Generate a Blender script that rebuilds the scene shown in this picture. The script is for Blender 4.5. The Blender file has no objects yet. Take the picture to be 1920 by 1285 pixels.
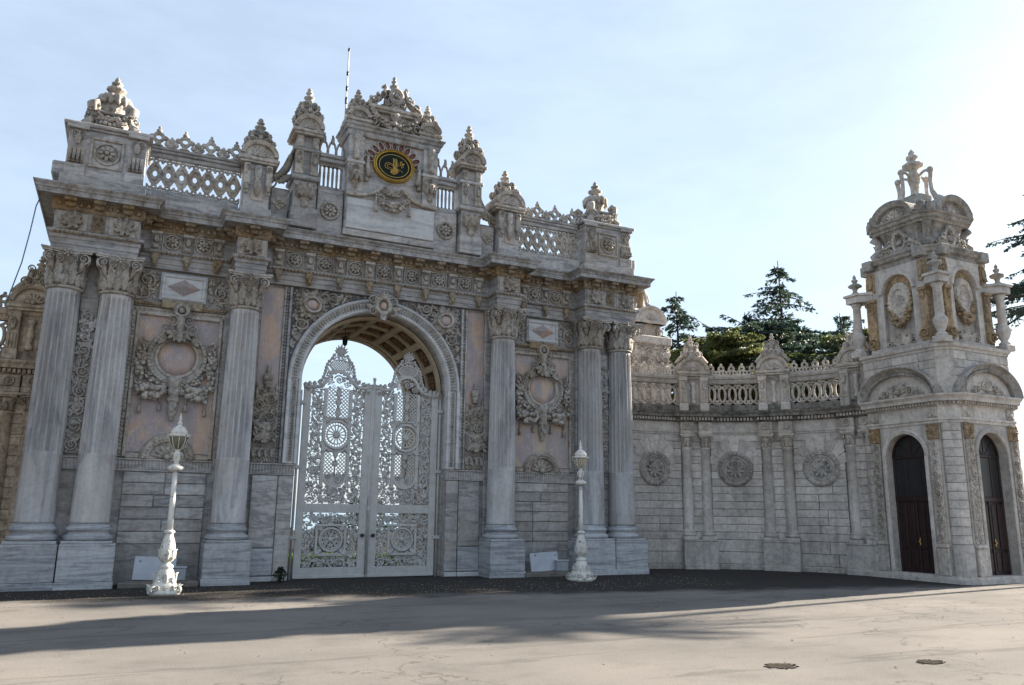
import bpy, math, random
import numpy as np
from math import pi, sin, cos, radians
from mathutils import Vector, Matrix
from mathutils.geometry import tessellate_polygon

scene = bpy.context.scene
COL = scene.collection

# ------------------------------------------------------------------ camera
cam_data = bpy.data.cameras.new('camera')
cam = bpy.data.objects.new('camera', cam_data)
COL.objects.link(cam)
yaw, pitch, roll = 0.4502, 0.2085, 0.0121
fw = Vector((sin(yaw)*cos(pitch), cos(yaw)*cos(pitch), sin(pitch)))
rt = Vector((cos(yaw), -sin(yaw), 0)); up = rt.cross(fw)
r2 = rt*cos(roll)+up*sin(roll); u2 = up*cos(roll)-rt*sin(roll)
cam.matrix_world = Matrix(((r2.x, u2.x, -fw.x, -9.483), (r2.y, u2.y, -fw.y, -31.958),
                           (r2.z, u2.z, -fw.z, 2.788), (0, 0, 0, 1)))
cam_data.sensor_width = 36.0
cam_data.sensor_fit = 'HORIZONTAL'
cam_data.lens = 1491.2/1920*36.0
cam_data.clip_end = 20000
scene.camera = cam

# ------------------------------------------------------------------ light
SUN_EL, SUN_AZ = 24.0, 7.0      # azimuth measured from +x towards +y
world = bpy.data.worlds.new('World'); scene.world = world; world.use_nodes = True
wn = world.node_tree.nodes; wl = world.node_tree.links
for n in list(wn): wn.remove(n)
w_out = wn.new('ShaderNodeOutputWorld'); w_bg = wn.new('ShaderNodeBackground')
sky = wn.new('ShaderNodeTexSky'); sky.sky_type = 'NISHITA'; sky.sun_disc = False
sky.sun_elevation = radians(SUN_EL); sky.sun_rotation = radians(90.0-SUN_AZ)
sky.altitude = 20; sky.air_density = 1.0; sky.dust_density = 0.9; sky.ozone_density = 1.6
# thin uneven veil of high haze over the blue
tcw = wn.new('ShaderNodeTexCoord'); mpw = wn.new('ShaderNodeMapping'); mpw.inputs['Scale'].default_value = (1.2, 1.2, 4.0)
nzw = wn.new('ShaderNodeTexNoise'); nzw.inputs['Scale'].default_value = 2.2; nzw.inputs['Detail'].default_value = 7
nzw.inputs['Roughness'].default_value = 0.62
rpw = wn.new('ShaderNodeMapRange'); rpw.inputs['From Min'].default_value = 0.36; rpw.inputs['From Max'].default_value = 0.78
rpw.inputs['To Min'].default_value = 0.92; rpw.inputs['To Max'].default_value = 1.22
veil = wn.new('ShaderNodeVectorMath'); veil.operation = 'SCALE'; veil.inputs[0].default_value = (2.42, 2.86, 3.40)
mxw = wn.new('ShaderNodeMixRGB'); mxw.blend_type = 'ADD'; mxw.inputs[0].default_value = 1
wl.new(tcw.outputs['Generated'], mpw.inputs['Vector']); wl.new(mpw.outputs[0], nzw.inputs['Vector'])
wl.new(nzw.outputs['Fac'], rpw.inputs['Value']); wl.new(rpw.outputs[0], veil.inputs['Scale'])
dim = wn.new('ShaderNodeVectorMath'); dim.operation = 'SCALE'; dim.inputs['Scale'].default_value = 0.42     # the clear sky seen through the haze
wl.new(sky.outputs[0], dim.inputs[0]); wl.new(dim.outputs[0], mxw.inputs[1]); wl.new(veil.outputs[0], mxw.inputs[2])
wl.new(mxw.outputs[0], w_bg.inputs['Color']); w_bg.inputs['Strength'].default_value = 0.05
wl.new(w_bg.outputs[0], w_out.inputs['Surface'])

sun_data = bpy.data.lights.new('sun', 'SUN'); sun = bpy.data.objects.new('sun', sun_data); COL.objects.link(sun)
sun_data.energy = 5.0; sun_data.angle = radians(0.5); sun_data.color = (1.0, 0.90, 0.76)
sv = Vector((cos(radians(SUN_EL))*cos(radians(SUN_AZ)), cos(radians(SUN_EL))*sin(radians(SUN_AZ)), sin(radians(SUN_EL))))
sun.rotation_euler = sv.to_track_quat('Z', 'Y').to_euler(); sun.location = (60, 10, 40)
scene.view_settings.view_transform = 'Standard'; scene.view_settings.look = 'None'
scene.view_settings.exposure = 2.08; scene.view_settings.gamma = 1.0; scene.view_settings.use_curve_mapping = False
scene.render.engine = 'CYCLES'

# ------------------------------------------------------------------ mesh builder
def T4(loc=(0, 0, 0), rz=0.0, ry=0.0, s=(1, 1, 1), rx=0.0):
    if isinstance(s, (int, float)): s = (s, s, s)
    m = Matrix.Translation(loc) @ Matrix.Rotation(rz, 4, 'Z') @ Matrix.Rotation(ry, 4, 'Y') @ Matrix.Rotation(rx, 4, 'X') @ Matrix.Diagonal((*s, 1))
    return np.array(m)

class Geo:
    def __init__(self):
        self.v = []; self.q = []; self.t = []; self.qs = []; self.ts = []; self.n = 0
    def add(self, v, q=None, t=None, s=False):
        v = np.asarray(v, float).reshape(-1, 3)
        if q is not None and len(q):
            q = np.asarray(q, int).reshape(-1, 4)+self.n; self.q.append(q); self.qs.append(np.full(len(q), s))
        if t is not None and len(t):
            t = np.asarray(t, int).reshape(-1, 3)+self.n; self.t.append(t); self.ts.append(np.full(len(t), s))
        self.v.append(v); self.n += len(v)
        return self
    def flat(self):
        if len(self.v) != 1:
            self.v = [np.concatenate(self.v)] if self.v else [np.zeros((0, 3))]
        for a, sh in (('q', (0, 4)), ('t', (0, 3))):
            l = getattr(self, a); setattr(self, a, [np.concatenate(l)] if l else [np.zeros(sh, int)])
        for a in ('qs', 'ts'):
            l = getattr(self, a); setattr(self, a, [np.concatenate(l)] if l else [np.zeros(0, bool)])
        return self
    def put(self, g, m=None):
        g.flat(); v = g.v[0]; q = g.q[0]; t = g.t[0]
        if m is not None:
            v = v @ m[:3, :3].T+m[:3, 3]
            if np.linalg.det(m[:3, :3]) < 0: q = q[:, ::-1]; t = t[:, ::-1]
        if len(q): self.q.append(q+self.n); self.qs.append(g.qs[0])
        if len(t): self.t.append(t+self.n); self.ts.append(g.ts[0])
        self.v.append(v); self.n += len(v)
        return self
    def mirror(self):                       # add own mirror image about x = 0
        g = Geo(); self.flat(); g.put(self); g.put(self, np.diag([-1., 1, 1, 1])); return g
    def warp(self, fn):
        self.flat(); self.v[0] = fn(self.v[0]); return self
    def mesh(self, name, mat):
        self.flat(); me = bpy.data.meshes.new(name)
        v, q, t = self.v[0], self.q[0], self.t[0]
        me.vertices.add(len(v)); me.vertices.foreach_set('co', v.astype(np.float32).ravel())
        loops = np.concatenate([q.ravel(), t.ravel()]).astype(np.int32)
        me.loops.add(len(loops)); me.loops.foreach_set('vertex_index', loops)
        starts = np.concatenate([np.arange(len(q))*4, len(q)*4+np.arange(len(t))*3]).astype(np.int32)
        me.polygons.add(len(starts)); me.polygons.foreach_set('loop_start', starts)
        me.polygons.foreach_set('use_smooth', np.concatenate([self.qs[0], self.ts[0]]).astype(bool))
        me.update(calc_edges=True)
        for m in (mat if isinstance(mat, (list, tuple)) else [mat]): me.materials.append(m)
        return me

def obj(name, g, mat=None, parent=None, loc=(0, 0, 0), rz=0.0, s=(1, 1, 1), label=None, kind=None):
    me = g.mesh(name, mat) if isinstance(g, Geo) else g
    o = bpy.data.objects.new(name, me); COL.objects.link(o); o.parent = parent
    o.location = loc; o.rotation_euler = (0, 0, rz); o.scale = (s, s, s) if isinstance(s, (int, float)) else s
    if label: o['label'] = label
    if kind: o['kind'] = kind
    return o

def thing(name, label, cat, loc=(0, 0, 0), rz=0.0, group=None):
    o = bpy.data.objects.new(name, None); COL.objects.link(o); o.empty_display_size = 0.3
    o.location = loc; o.rotation_euler = (0, 0, rz); o['label'] = label; o['category'] = cat
    if group: o['group'] = group
    return o

def tag(o, label, cat, group=None):
    o['label'] = label; o['category'] = cat
    if group: o['group'] = group
    return o

def copy_tree(o, parent=None):
    c = o.copy(); COL.objects.link(c); c.parent = parent
    for ch in list(o.children): copy_tree(ch, c)
    return c

# ---- primitives
_BI = {}; _k = 0; _BV = []
for sx in (-1, 1):
    for sy in (-1, 1):
        for sz in (-1, 1):
            for a in range(3):
                _BI[(sx, sy, sz, a)] = _k; _k += 1; _BV.append((sx, sy, sz, a))
def _orient(face, P):
    p = [P[i] for i in face]; c = np.mean(p, axis=0)
    n = np.cross(np.array(p[1])-p[0], np.array(p[2])-p[0])
    return face if np.dot(n, c) > 0 else face[::-1]
_P = []
for (sx, sy, sz, a) in _BV:
    e = [0.9, 0.9, 0.9]; e[a] = 1.0; _P.append(np.array([sx*e[0], sy*e[1], sz*e[2]]))
_Q = []; _T = []
for a in range(3):
    b, c = (a+1) % 3, (a+2) % 3
    for s in (-1, 1):
        f = []
        for sb, sc in ((-1, -1), (1, -1), (1, 1), (-1, 1)):
            k = [0, 0, 0]; k[a] = s; k[b] = sb; k[c] = sc; f.append(_BI[(*k, a)])
        _Q.append(_orient(f, _P))
    for sb in (-1, 1):          # edges along a
        for sc in (-1, 1):
            k0 = [0, 0, 0]; k0[a] = -1; k0[b] = sb; k0[c] = sc; k1 = list(k0); k1[a] = 1
            _Q.append(_orient([_BI[(*k0, b)], _BI[(*k1, b)], _BI[(*k1, c)], _BI[(*k0, c)]], _P))
for sx in (-1, 1):
    for sy in (-1, 1):
        for sz in (-1, 1): _T.append(_orient([_BI[(sx, sy, sz, 0)], _BI[(sx, sy, sz, 1)], _BI[(sx, sy, sz, 2)]], _P))
_Q = np.array(_Q); _T = np.array(_T); _BVn = np.array(_BV)
_SG = _BVn[:, :3].astype(float); _AX = _BVn[:, 3]
_INS = np.ones((24, 3)); _INS[np.arange(24), _AX] = 0

def box(g, x0, x1, y0, y1, z0, z1, c=0.015):
    lo = np.array([min(x0, x1), min(y0, y1), min(z0, z1)]); hi = np.array([max(x0, x1), max(y0, y1), max(z0, z1)])
    c = min(c, 0.3*(hi-lo).min()); h = (hi-lo)/2
    return g.add((hi+lo)/2+_SG*(h-_INS*c), _Q, _T)

def grid_faces(nu, nv, wrap):           # nu rings of nv points
    i = np.arange(nu-1)[:, None]; j = np.arange(nv if wrap else nv-1)[None, :]
    k = (j+1) % nv
    return np.stack([i*nv+j, i*nv+k, (i+1)*nv+k, (i+1)*nv+j], -1).reshape(-1, 4)

def lathe(g, prof, n=24, at=(0, 0, 0), fn=None, s=True, cap=True):
    th = np.arange(n)*2*pi/n; V = []
    for r, z in prof:
        rr = np.full(n, r) if fn is None else fn(r, z, th)
        V.append(np.stack([rr*np.cos(th), rr*np.sin(th), np.full(n, z)], -1))
    V = np.concatenate(V)+np.array(at); Q = grid_faces(len(prof), n, True)
    T = []
    if cap:
        for k, (r, z) in ((0, prof[0]), (len(prof)-1, prof[-1])):
            V = np.vstack([V, np.array([[0, 0, z]])+np.array(at)]); ci = len(V)-1
            for j in range(n):
                a, b = k*n+j, k*n+(j+1) % n
                T.append((ci, b, a) if k == 0 else (ci, a, b))
    return g.add(V, Q, T, s)

def tube(g, P, rad, k=6, s=True, flat=1.0, closed=False):
    P = np.asarray(P, float); n = len(P); rad = np.full(n, rad) if np.isscalar(rad) else np.asarray(rad)
    d = np.gradient(P, axis=0) if not closed else np.roll(P, -1, 0)-np.roll(P, 1, 0)
    d /= np.linalg.norm(d, axis=1)[:, None]+1e-12
    ref = np.array([0, 1.0, 0]) if abs(d[:, 1]).max() < 0.9 else np.array([1.0, 0, 0.13])
    a = np.cross(d, ref); a /= np.linalg.norm(a, axis=1)[:, None]+1e-12; b = np.cross(d, a)
    th = np.arange(k)*2*pi/k+pi/k
    V = P[:, None]+rad[:, None, None]*(np.cos(th)[None, :, None]*a[:, None]+flat*np.sin(th)[None, :, None]*b[:, None])
    Q = grid_faces(n, k, True); T = []
    V = V.reshape(-1, 3)
    if closed:
        j = np.arange(k); Q = np.vstack([Q, np.stack([(n-1)*k+j, (n-1)*k+(j+1) % k, (j+1) % k, j], -1)])
    else:
        for j in range(1, k-1): T += [(0, j+1, j), ((n-1)*k, (n-1)*k+j, (n-1)*k+j+1)]
    return g.add(V, Q, T, s)

def bar(g, p, q, r, k=4, s=False): return tube(g, [p, q], r, k, s)

def prism(g, poly, y0, y1):             # polygon in xz, extruded along y
    n = len(poly); A = [(x, y0, z) for x, z in poly]; B = [(x, y1, z) for x, z in poly]
    tr = tessellate_polygon([[Vector((x, z, 0)) for x, z in poly]])
    Q = [(i, (i+1) % n, n+(i+1) % n, n+i) for i in range(n)]
    T = [tuple(t) for t in tr]+[tuple(n+i for i in t[::-1]) for t in tr]
    return g.add(A+B, Q, T)

def prism_z(g, poly, z0, z1):           # polygon in xy, extruded along z
    h = Geo(); prism(h, poly, z0, z1); h.flat(); h.v[0] = h.v[0][:, [0, 2, 1]]
    return g.put(h)

def arc_pts(cx, cz, r, a0, a1, n, rz=None):
    rz = rz or r
    return [(cx+r*cos(radians(a0+(a1-a0)*i/n)), cz+rz*sin(radians(a0+(a1-a0)*i/n))) for i in range(n+1)]

def arcsweep(g, cx, cz, r, prof, a0=0, a1=180, n=40, rz=None, s=False, full=False):
    # profile points (dr, y): dr is added to the radius
    rz = rz or r; N = n if full else n+1; V = []
    for i in range(N):
        a = radians(a0+(a1-a0)*i/n)
        for dr, y in prof: V.append((cx+(r+dr)*cos(a), y, cz+(rz+dr)*sin(a)))
    m = len(prof); Q = grid_faces(N, m, True)
    if full:
        j = np.arange(m); Q = np.vstack([Q, np.stack([(N-1)*m+j, (N-1)*m+(j+1) % m, (j+1) % m, j], -1)])
    T = []
    if not full:
        for j in range(1, m-1): T += [(0, j, j+1), ((N-1)*m, (N-1)*m+j+1, (N-1)*m+j)]
    return g.add(V, Q, T, s)

def ring(g, cx, cz, r0, r1, y0, y1, n=32, rz=1.0):    # flat ring facing -y, elliptical by rz
    return arcsweep(g, cx, cz, 0.0, [(r0, y0), (r1, y0), (r1, y1), (r0, y1)], 0, 360, n, full=True).warp(lambda v: v) if rz == 1.0 else \
        g.put(ring(Geo(), 0, 0, r0, r1, y0, y1, n), T4((cx, 0, cz), s=(1, 1, rz)))

def disc(g, cx, cz, r, y0, y1, n=28, rz=1.0, bulge=0.0):
    h = Geo(); V = [(r*cos(a), y1, rz*r*sin(a)) for a in np.arange(n)*2*pi/n]+[(r*cos(a), y0, rz*r*sin(a)) for a in np.arange(n)*2*pi/n]
    V += [(0.55*r*cos(a), y0-bulge*0.75, 0.55*rz*r*sin(a)) for a in np.arange(n)*2*pi/n]+[(0, y0-bulge, 0)]
    Q = grid_faces(3, n, True); T = [(3*n, 2*n+j, 2*n+(j+1) % n) for j in range(n)]
    h.add(V, Q, T, bulge > 0)
    return g.put(h, T4((cx, 0, cz)))

def ball(g, c, r, k=7, sc=(1, 1, 1)):
    m = max(4, k//2+1)
    prof = [(r*sin(pi*i/m), -r*cos(pi*i/m)) for i in range(m+1)]
    h = Geo(); lathe(h, prof[1:-1], k, cap=True)
    return g.put(h, T4(c, s=sc))

def sweep(g, path, prof, closed=False, s=False, cap=True):
    # profile (d, z) swept along a plan path; d is measured to the right-hand side of the walking direction
    P = np.array(path, float); n = len(P); V = []
    def dirn(i):
        d = P[(i+1) % n]-P[i]; return d/np.linalg.norm(d)
    for i in range(n):
        if closed or 0 < i < n-1: d1, d2 = dirn((i-1) % n), dirn(i)
        elif i == 0: d1 = d2 = dirn(0)
        else: d1 = d2 = dirn(n-2)
        n1 = np.array([d1[1], -d1[0]]); n2 = np.array([d2[1], -d2[0]]); m = (n1+n2)/(1+n1@n2)
        for d, z in prof: V.append((P[i, 0]+m[0]*d, P[i, 1]+m[1]*d, z))
    k = len(prof); Q = grid_faces(n, k, True); T = []
    if closed:
        j = np.arange(k); Q = np.vstack([Q, np.stack([(n-1)*k+j, (n-1)*k+(j+1) % k, (j+1) % k, j], -1)])
    elif cap:
        tr = tessellate_polygon([[Vector((d, z, 0)) for d, z in prof]])
        T = [tuple(t) for t in tr]+[tuple((n-1)*k+i for i in t[::-1]) for t in tr]
    return g.add(V, Q, T, s)

def along(path, spacing, margin=0.0, minlen=0.3):      # evenly spaced stations (x, y, rz) on each leg of a path
    out = []
    for a, b in zip(path[:-1], path[1:]):
        d = Vector((b[0]-a[0], b[1]-a[1])); L = d.length-2*margin
        if L < minlen: continue
        k = max(1, int(round(L/spacing))); u = d.normalized()
        for i in range(k):
            t = margin+L*(i+0.5)/k
            out.append((a[0]+u.x*t, a[1]+u.y*t, math.atan2(u.y, u.x)))
    return out
# ------------------------------------------------------------------ materials
def new_mat(name):
    m = bpy.data.materials.new(name); m.use_nodes = True
    nt = m.node_tree; b = nt.nodes['Principled BSDF']; return m, nt, b

def N(nt, typ, **kw):
    n = nt.nodes.new(typ)
    for k, v in kw.items():
        if k in n.inputs: n.inputs[k].default_value = v
        else: setattr(n, k, v)
    return n

def ramp(nt, fac, stops, interp='LINEAR'):
    r = nt.nodes.new('ShaderNodeValToRGB'); r.color_ramp.interpolation = interp
    el = r.color_ramp.elements
    while len(el) < len(stops): el.new(0.5)
    for e, (p, c) in zip(el, stops):
        e.position = p; e.color = (*c, 1) if len(c) == 3 else c
    nt.links.new(fac, r.inputs[0]); return r.outputs[0]

def mix(nt, a, b, fac, mode='MIX'):
    m = nt.nodes.new('ShaderNodeMixRGB'); m.blend_type = mode
    for i, x in ((0, fac), (1, a), (2, b)):
        if hasattr(x, 'is_output'): nt.links.new(x, m.inputs[i])
        elif i == 0: m.inputs[0].default_value = x
        else: m.inputs[i].default_value = (*x, 1)
    return m.outputs[0]

def noise(nt, vec, scale, detail=5, rough=0.55, mp=(1, 1, 1), rot=(0, 0, 0), dist=0.0):
    p = N(nt, 'ShaderNodeMapping'); p.inputs['Scale'].default_value = mp; p.inputs['Rotation'].default_value = rot
    nt.links.new(vec, p.inputs['Vector'])
    n = N(nt, 'ShaderNodeTexNoise', Scale=scale, Detail=detail, Roughness=rough, Distortion=dist)
    nt.links.new(p.outputs[0], n.inputs['Vector']); return n.outputs['Fac']

G = lambda v: (v, v, v)

def stone(name, light, dark, stain, vein=(0.6, 0.6, 3.0), vein_amt=0.5, stain_amt=0.5, grime=0.35, bump=0.15, rough=0.7,
          veinrot=(0.15, 0.2, 0), tilevar=0.12, warm=(0.36, 0.29, 0.21), warm_amt=0.0):
    light, dark, stain, warm = [tuple(c*q for c in t) for t, q in ((light, 0.73), (dark, 0.46), (stain, 0.48), (warm, 0.72))]
    m, nt, b = new_mat(name); L = nt.links
    geo = N(nt, 'ShaderNodeNewGeometry'); P = geo.outputs['Position']; oi = N(nt, 'ShaderNodeObjectInfo')
    add = N(nt, 'ShaderNodeVectorMath', operation='ADD')        # every piece of stone is cut from another place of the block
    sc = N(nt, 'ShaderNodeVectorMath', operation='SCALE'); sc.inputs['Scale'].default_value = 40.0
    cx = N(nt, 'ShaderNodeCombineXYZ'); L.new(oi.outputs['Random'], cx.inputs[0]); L.new(oi.outputs['Random'], cx.inputs[2])
    L.new(cx.outputs[0], sc.inputs[0]); L.new(P, add.inputs[0]); L.new(sc.outputs[0], add.inputs[1]); V = add.outputs[0]
    vn = noise(nt, V, 1.3, 8, 0.62, vein, veinrot, 0.9)
    col = mix(nt, light, dark, ramp(nt, vn, [(0.38, G(0)), (0.52, G(vein_amt*0.35)), (0.60, G(vein_amt)), (0.68, G(vein_amt*0.3)), (0.8, G(vein_amt*0.7))]))
    if warm_amt:
        w = noise(nt, P, 0.55, 5, 0.6)
        col = mix(nt, col, warm, ramp(nt, w, [(0.42, G(0)), (0.66, G(warm_amt))]))
    st = noise(nt, P, 1.0, 7, 0.68, (2.2, 2.2, 0.30))           # rain streaks
    col = mix(nt, col, stain, ramp(nt, st, [(0.47, G(0)), (0.72, G(stain_amt))]))
    gr = noise(nt, P, 6.0, 8, 0.7)
    col = mix(nt, col, tuple(c*0.35 for c in stain), ramp(nt, gr, [(0.46, G(0)), (0.68, G(grime))]))
    mr = N(nt, 'ShaderNodeMapRange'); mr.inputs['To Min'].default_value = 1-tilevar; mr.inputs['To Max'].default_value = 1+tilevar
    L.new(oi.outputs['Random'], mr.inputs['Value'])
    cc = N(nt, 'ShaderNodeCombineXYZ'); [L.new(mr.outputs[0], cc.inputs[i]) for i in range(3)]
    col = mix(nt, col, cc.outputs[0], 1.0, 'MULTIPLY')
    L.new(col, b.inputs['Base Color'])
    L.new(ramp(nt, gr, [(0.3, G(rough-0.12)), (0.7, G(min(1, rough+0.15)))]), b.inputs['Roughness'])
    bn = noise(nt, P, 22.0, 6, 0.7); b2 = noise(nt, P, 4.0, 4, 0.6)
    ad = N(nt, 'ShaderNodeMath', operation='ADD'); L.new(bn, ad.inputs[0]); L.new(b2, ad.inputs[1])
    bp = N(nt, 'ShaderNodeBump', Strength=bump, Distance=0.06); L.new(ad.outputs[0], bp.inputs['Height']); L.new(bp.outputs[0], b.inputs['Normal'])
    b.inputs['Specular IOR Level'].default_value = 0.3
    return m

def plain(name, c1, c2=None, scale=5.0, rough=0.5, metal=0.0, bump=0.0, lo=0.4, hi=0.65, spec=0.4):
    m, nt, b = new_mat(name); geo = N(nt, 'ShaderNodeNewGeometry'); c2 = c2 or tuple(c*0.8 for c in c1)
    n = noise(nt, geo.outputs['Position'], scale, 6, 0.65)
    nt.links.new(mix(nt, c1, c2, ramp(nt, n, [(lo, G(0)), (hi, G(1))])), b.inputs['Base Color'])
    b.inputs['Roughness'].default_value = rough; b.inputs['Metallic'].default_value = metal
    b.inputs['Specular IOR Level'].default_value = spec
    if bump:
        bp = N(nt, 'ShaderNodeBump', Strength=bump, Distance=0.02); nt.links.new(n, bp.inputs['Height']); nt.links.new(bp.outputs[0], b.inputs['Normal'])
    return m

MT = {}
MT['marble'] = stone('grey_veined_marble', (0.59, 0.575, 0.57), (0.28, 0.285, 0.31), (0.32, 0.27, 0.22), (0.5, 0.5, 2.6), 0.8, 0.5, 0.35, rough=0.5, warm=(0.48, 0.40, 0.32), warm_amt=0.45, tilevar=0.2)
MT['column'] = stone('column_marble', (0.64, 0.63, 0.63), (0.34, 0.35, 0.40), (0.34, 0.29, 0.24), (0.9, 0.9, 0.16), 0.7, 0.35, 0.2, rough=0.5, veinrot=(0.12, 0.16, 0), warm=(0.46, 0.40, 0.34), warm_amt=0.45)
MT['plinth'] = stone('banded_marble', (0.60, 0.61, 0.63), (0.33, 0.35, 0.39), (0.33, 0.30, 0.27), (0.35, 0.35, 4.5), 0.75, 0.3, 0.3, rough=0.5, veinrot=(0.03, 0.08, 0))
MT['carved'] = stone('carved_marble', (0.62, 0.58, 0.53), (0.40, 0.38, 0.36), (0.26, 0.20, 0.14), (1.5, 1.5, 1.5), 0.5, 0.65, 0.7, bump=0.3, rough=0.75, warm=(0.44, 0.34, 0.23), warm_amt=0.55)
MT['white'] = stone('white_marble', (0.74, 0.74, 0.74), (0.48, 0.50, 0.54), (0.45, 0.42, 0.38), (0.25, 0.25, 2.2), 0.55, 0.25, 0.2, rough=0.5, veinrot=(0.0, 0.15, 0))
MT['ochre'] = stone('weathered_ochre_stone', (0.42, 0.36, 0.28), (0.30, 0.25, 0.19), (0.20, 0.13, 0.06), (1.5, 1.5, 1.5), 0.6, 0.75, 0.7, bump=0.3, rough=0.85, warm=(0.36, 0.22, 0.09), warm_amt=0.8)
MT['cornice'] = stone('streaked_cornice_marble', (0.52, 0.52, 0.53), (0.32, 0.33, 0.36), (0.24, 0.19, 0.13), (0.6, 0.6, 2.5), 0.6, 0.8, 0.6, bump=0.2, rough=0.7, warm=(0.33, 0.25, 0.15), warm_amt=0.4)
MT['lime'] = stone('pale_limestone', (0.78, 0.72, 0.66), (0.62, 0.57, 0.53), (0.40, 0.35, 0.31), (0.9, 0.9, 1.2), 0.5, 0.6, 0.35, bump=0.35, rough=0.85, warm_amt=0.25, tilevar=0.14)
MT['tan'] = stone('bounce_tinted_limestone', (0.60, 0.49, 0.36), (0.42, 0.33, 0.24), (0.22, 0.17, 0.12), (0.9, 0.9, 1.2), 0.7, 0.8, 0.65, bump=0.35, rough=0.85, warm_amt=0.3, tilevar=0.16)  # wall limestone with warm bounce off the sunlit ground put into its colour
MT['limecarved'] = stone('carved_limestone', (0.76, 0.69, 0.62), (0.56, 0.51, 0.45), (0.30, 0.25, 0.21), (1.5, 1.5, 1.5), 0.5, 0.65, 0.5, bump=0.35, rough=0.9, warm=(0.52, 0.42, 0.30), warm_amt=0.4)
MT['limedark'] = stone('blackened_limestone', (0.58, 0.54, 0.49), (0.40, 0.37, 0.34), (0.22, 0.20, 0.18), (0.9, 0.9, 0.9), 0.6, 0.75, 0.55, bump=0.35, rough=0.9, warm_amt=0.3)
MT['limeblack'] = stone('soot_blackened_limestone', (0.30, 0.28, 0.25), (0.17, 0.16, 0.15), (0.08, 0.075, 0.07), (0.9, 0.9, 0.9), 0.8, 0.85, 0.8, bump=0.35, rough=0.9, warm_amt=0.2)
MT['mortar'] = plain('dark_mortar', (0.16, 0.15, 0.14), (0.10, 0.095, 0.09), 3, 0.95)
MT['recess_shade'] = stone('shade_darkened_marble', (0.20, 0.20, 0.22), (0.13, 0.13, 0.15), (0.10, 0.10, 0.10), (0.6, 0.6, 2), 0.6, 0.5, 0.4, rough=0.6)  # shade between the spandrel carvings, put into a darker plate colour
MT['gilt'] = stone('ochre_stained_limestone', (0.60, 0.43, 0.25), (0.46, 0.32, 0.18), (0.26, 0.16, 0.08), (2, 2, 2), 0.8, 0.8, 0.7, bump=0.4, rough=0.85, warm=(0.42, 0.34, 0.27), warm_amt=0.6)

def breccia():
    m, nt, b = new_mat('pink_breccia_marble'); geo = N(nt, 'ShaderNodeNewGeometry'); P = geo.outputs['Position']
    a = noise(nt, P, 0.30, 5, 0.55, (1, 1, 1), (0, 0.5, 0), 1.2); c = noise(nt, P, 0.7, 6, 0.6, (1, 1, 0.5), (0, -0.7, 0), 1.6)
    col = ramp(nt, a, [(0.34, (0.27, 0.245, 0.255)), (0.44, (0.37, 0.29, 0.265)), (0.50, (0.45, 0.31, 0.22)), (0.56, (0.39, 0.32, 0.29)), (0.68, (0.47, 0.37, 0.25)), (0.78, (0.31, 0.275, 0.28))])
    col = mix(nt, col, (0.27, 0.255, 0.29), ramp(nt, c, [(0.48, G(0)), (0.54, G(0.8)), (0.66, G(0.35))]))
    v = noise(nt, P, 2.6, 8, 0.7, (1, 1, 1), (0, 0.9, 0), 1.5)
    col = mix(nt, col, (0.30, 0.20, 0.18), ramp(nt, v, [(0.47, G(0)), (0.495, G(0.5)), (0.52, G(0))]))
    v2 = noise(nt, P, 1.1, 9, 0.7, (1.6, 1, 0.5), (0, 0.7, 0), 2.0); col = mix(nt, col, (0.52, 0.46, 0.42), ramp(nt, v2, [(0.50, G(0)), (0.515, G(0.6)), (0.54, G(0))]))
    st = noise(nt, P, 1.0, 7, 0.68, (2.2, 2.2, 0.30)); col = mix(nt, col, (0.20, 0.17, 0.15), ramp(nt, st, [(0.52, G(0)), (0.74, G(0.5))]))
    nt.links.new(col, b.inputs['Base Color']); b.inputs['Roughness'].default_value = 0.45; b.inputs['Specular IOR Level'].default_value = 0.3
    return m
MT['pink'] = breccia()
MT['red'] = plain('dark_red_porphyry', (0.17, 0.05, 0.045), (0.10, 0.03, 0.03), 9, 0.45)
MT['iron'] = plain('grey_white_painted_iron', (0.44, 0.43, 0.415), (0.31, 0.30, 0.285), 3.5, 0.5, lo=0.4, hi=0.8)
MT['gold'] = plain('gilded_metal', (0.55, 0.36, 0.09), (0.36, 0.22, 0.05), 12, 0.4, metal=0.8)
MT['enamel'] = plain('dark_green_enamel', (0.004, 0.012, 0.010), (0.003, 0.008, 0.007), 6, 0.5, spec=0.15)
MT['cream'] = plain('cream_painted_plaster', (0.44, 0.365, 0.26), (0.32, 0.26, 0.18), 1.6, 0.8)
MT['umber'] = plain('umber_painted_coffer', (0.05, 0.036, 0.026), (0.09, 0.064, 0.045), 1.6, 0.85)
MT['russet'] = plain('russet_painted_rosette', (0.20, 0.11, 0.05), (0.12, 0.065, 0.03), 4, 0.85)
MT['black'] = plain('black_metal', (0.02, 0.02, 0.022), None, 5, 0.4)
MT['wood'] = plain('dark_brown_door_wood', (0.030, 0.014, 0.013), (0.018, 0.010, 0.010), 3.0, 0.4)
MT['brass'] = plain('brass', (0.62, 0.38, 0.12), None, 8, 0.3, metal=0.9)
MT['darkglass'] = plain('dark_window_glass', (0.018, 0.02, 0.022), (0.03, 0.028, 0.028), 1.5, 0.3, spec=0.35)
MT['board'] = plain('pale_blue_white_board', (0.42, 0.44, 0.48), (0.34, 0.36, 0.40), 1.4, 0.6)
MT['greybox'] = plain('grey_metal_box', (0.30, 0.32, 0.35), None, 4, 0.5)
MT['slab'] = plain('dull_concrete_slab', (0.17, 0.15, 0.13), (0.11, 0.10, 0.09), 4, 0.9)
MT['cable'] = plain('blue_grey_cable', (0.10, 0.16, 0.22), None, 4, 0.5)

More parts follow.
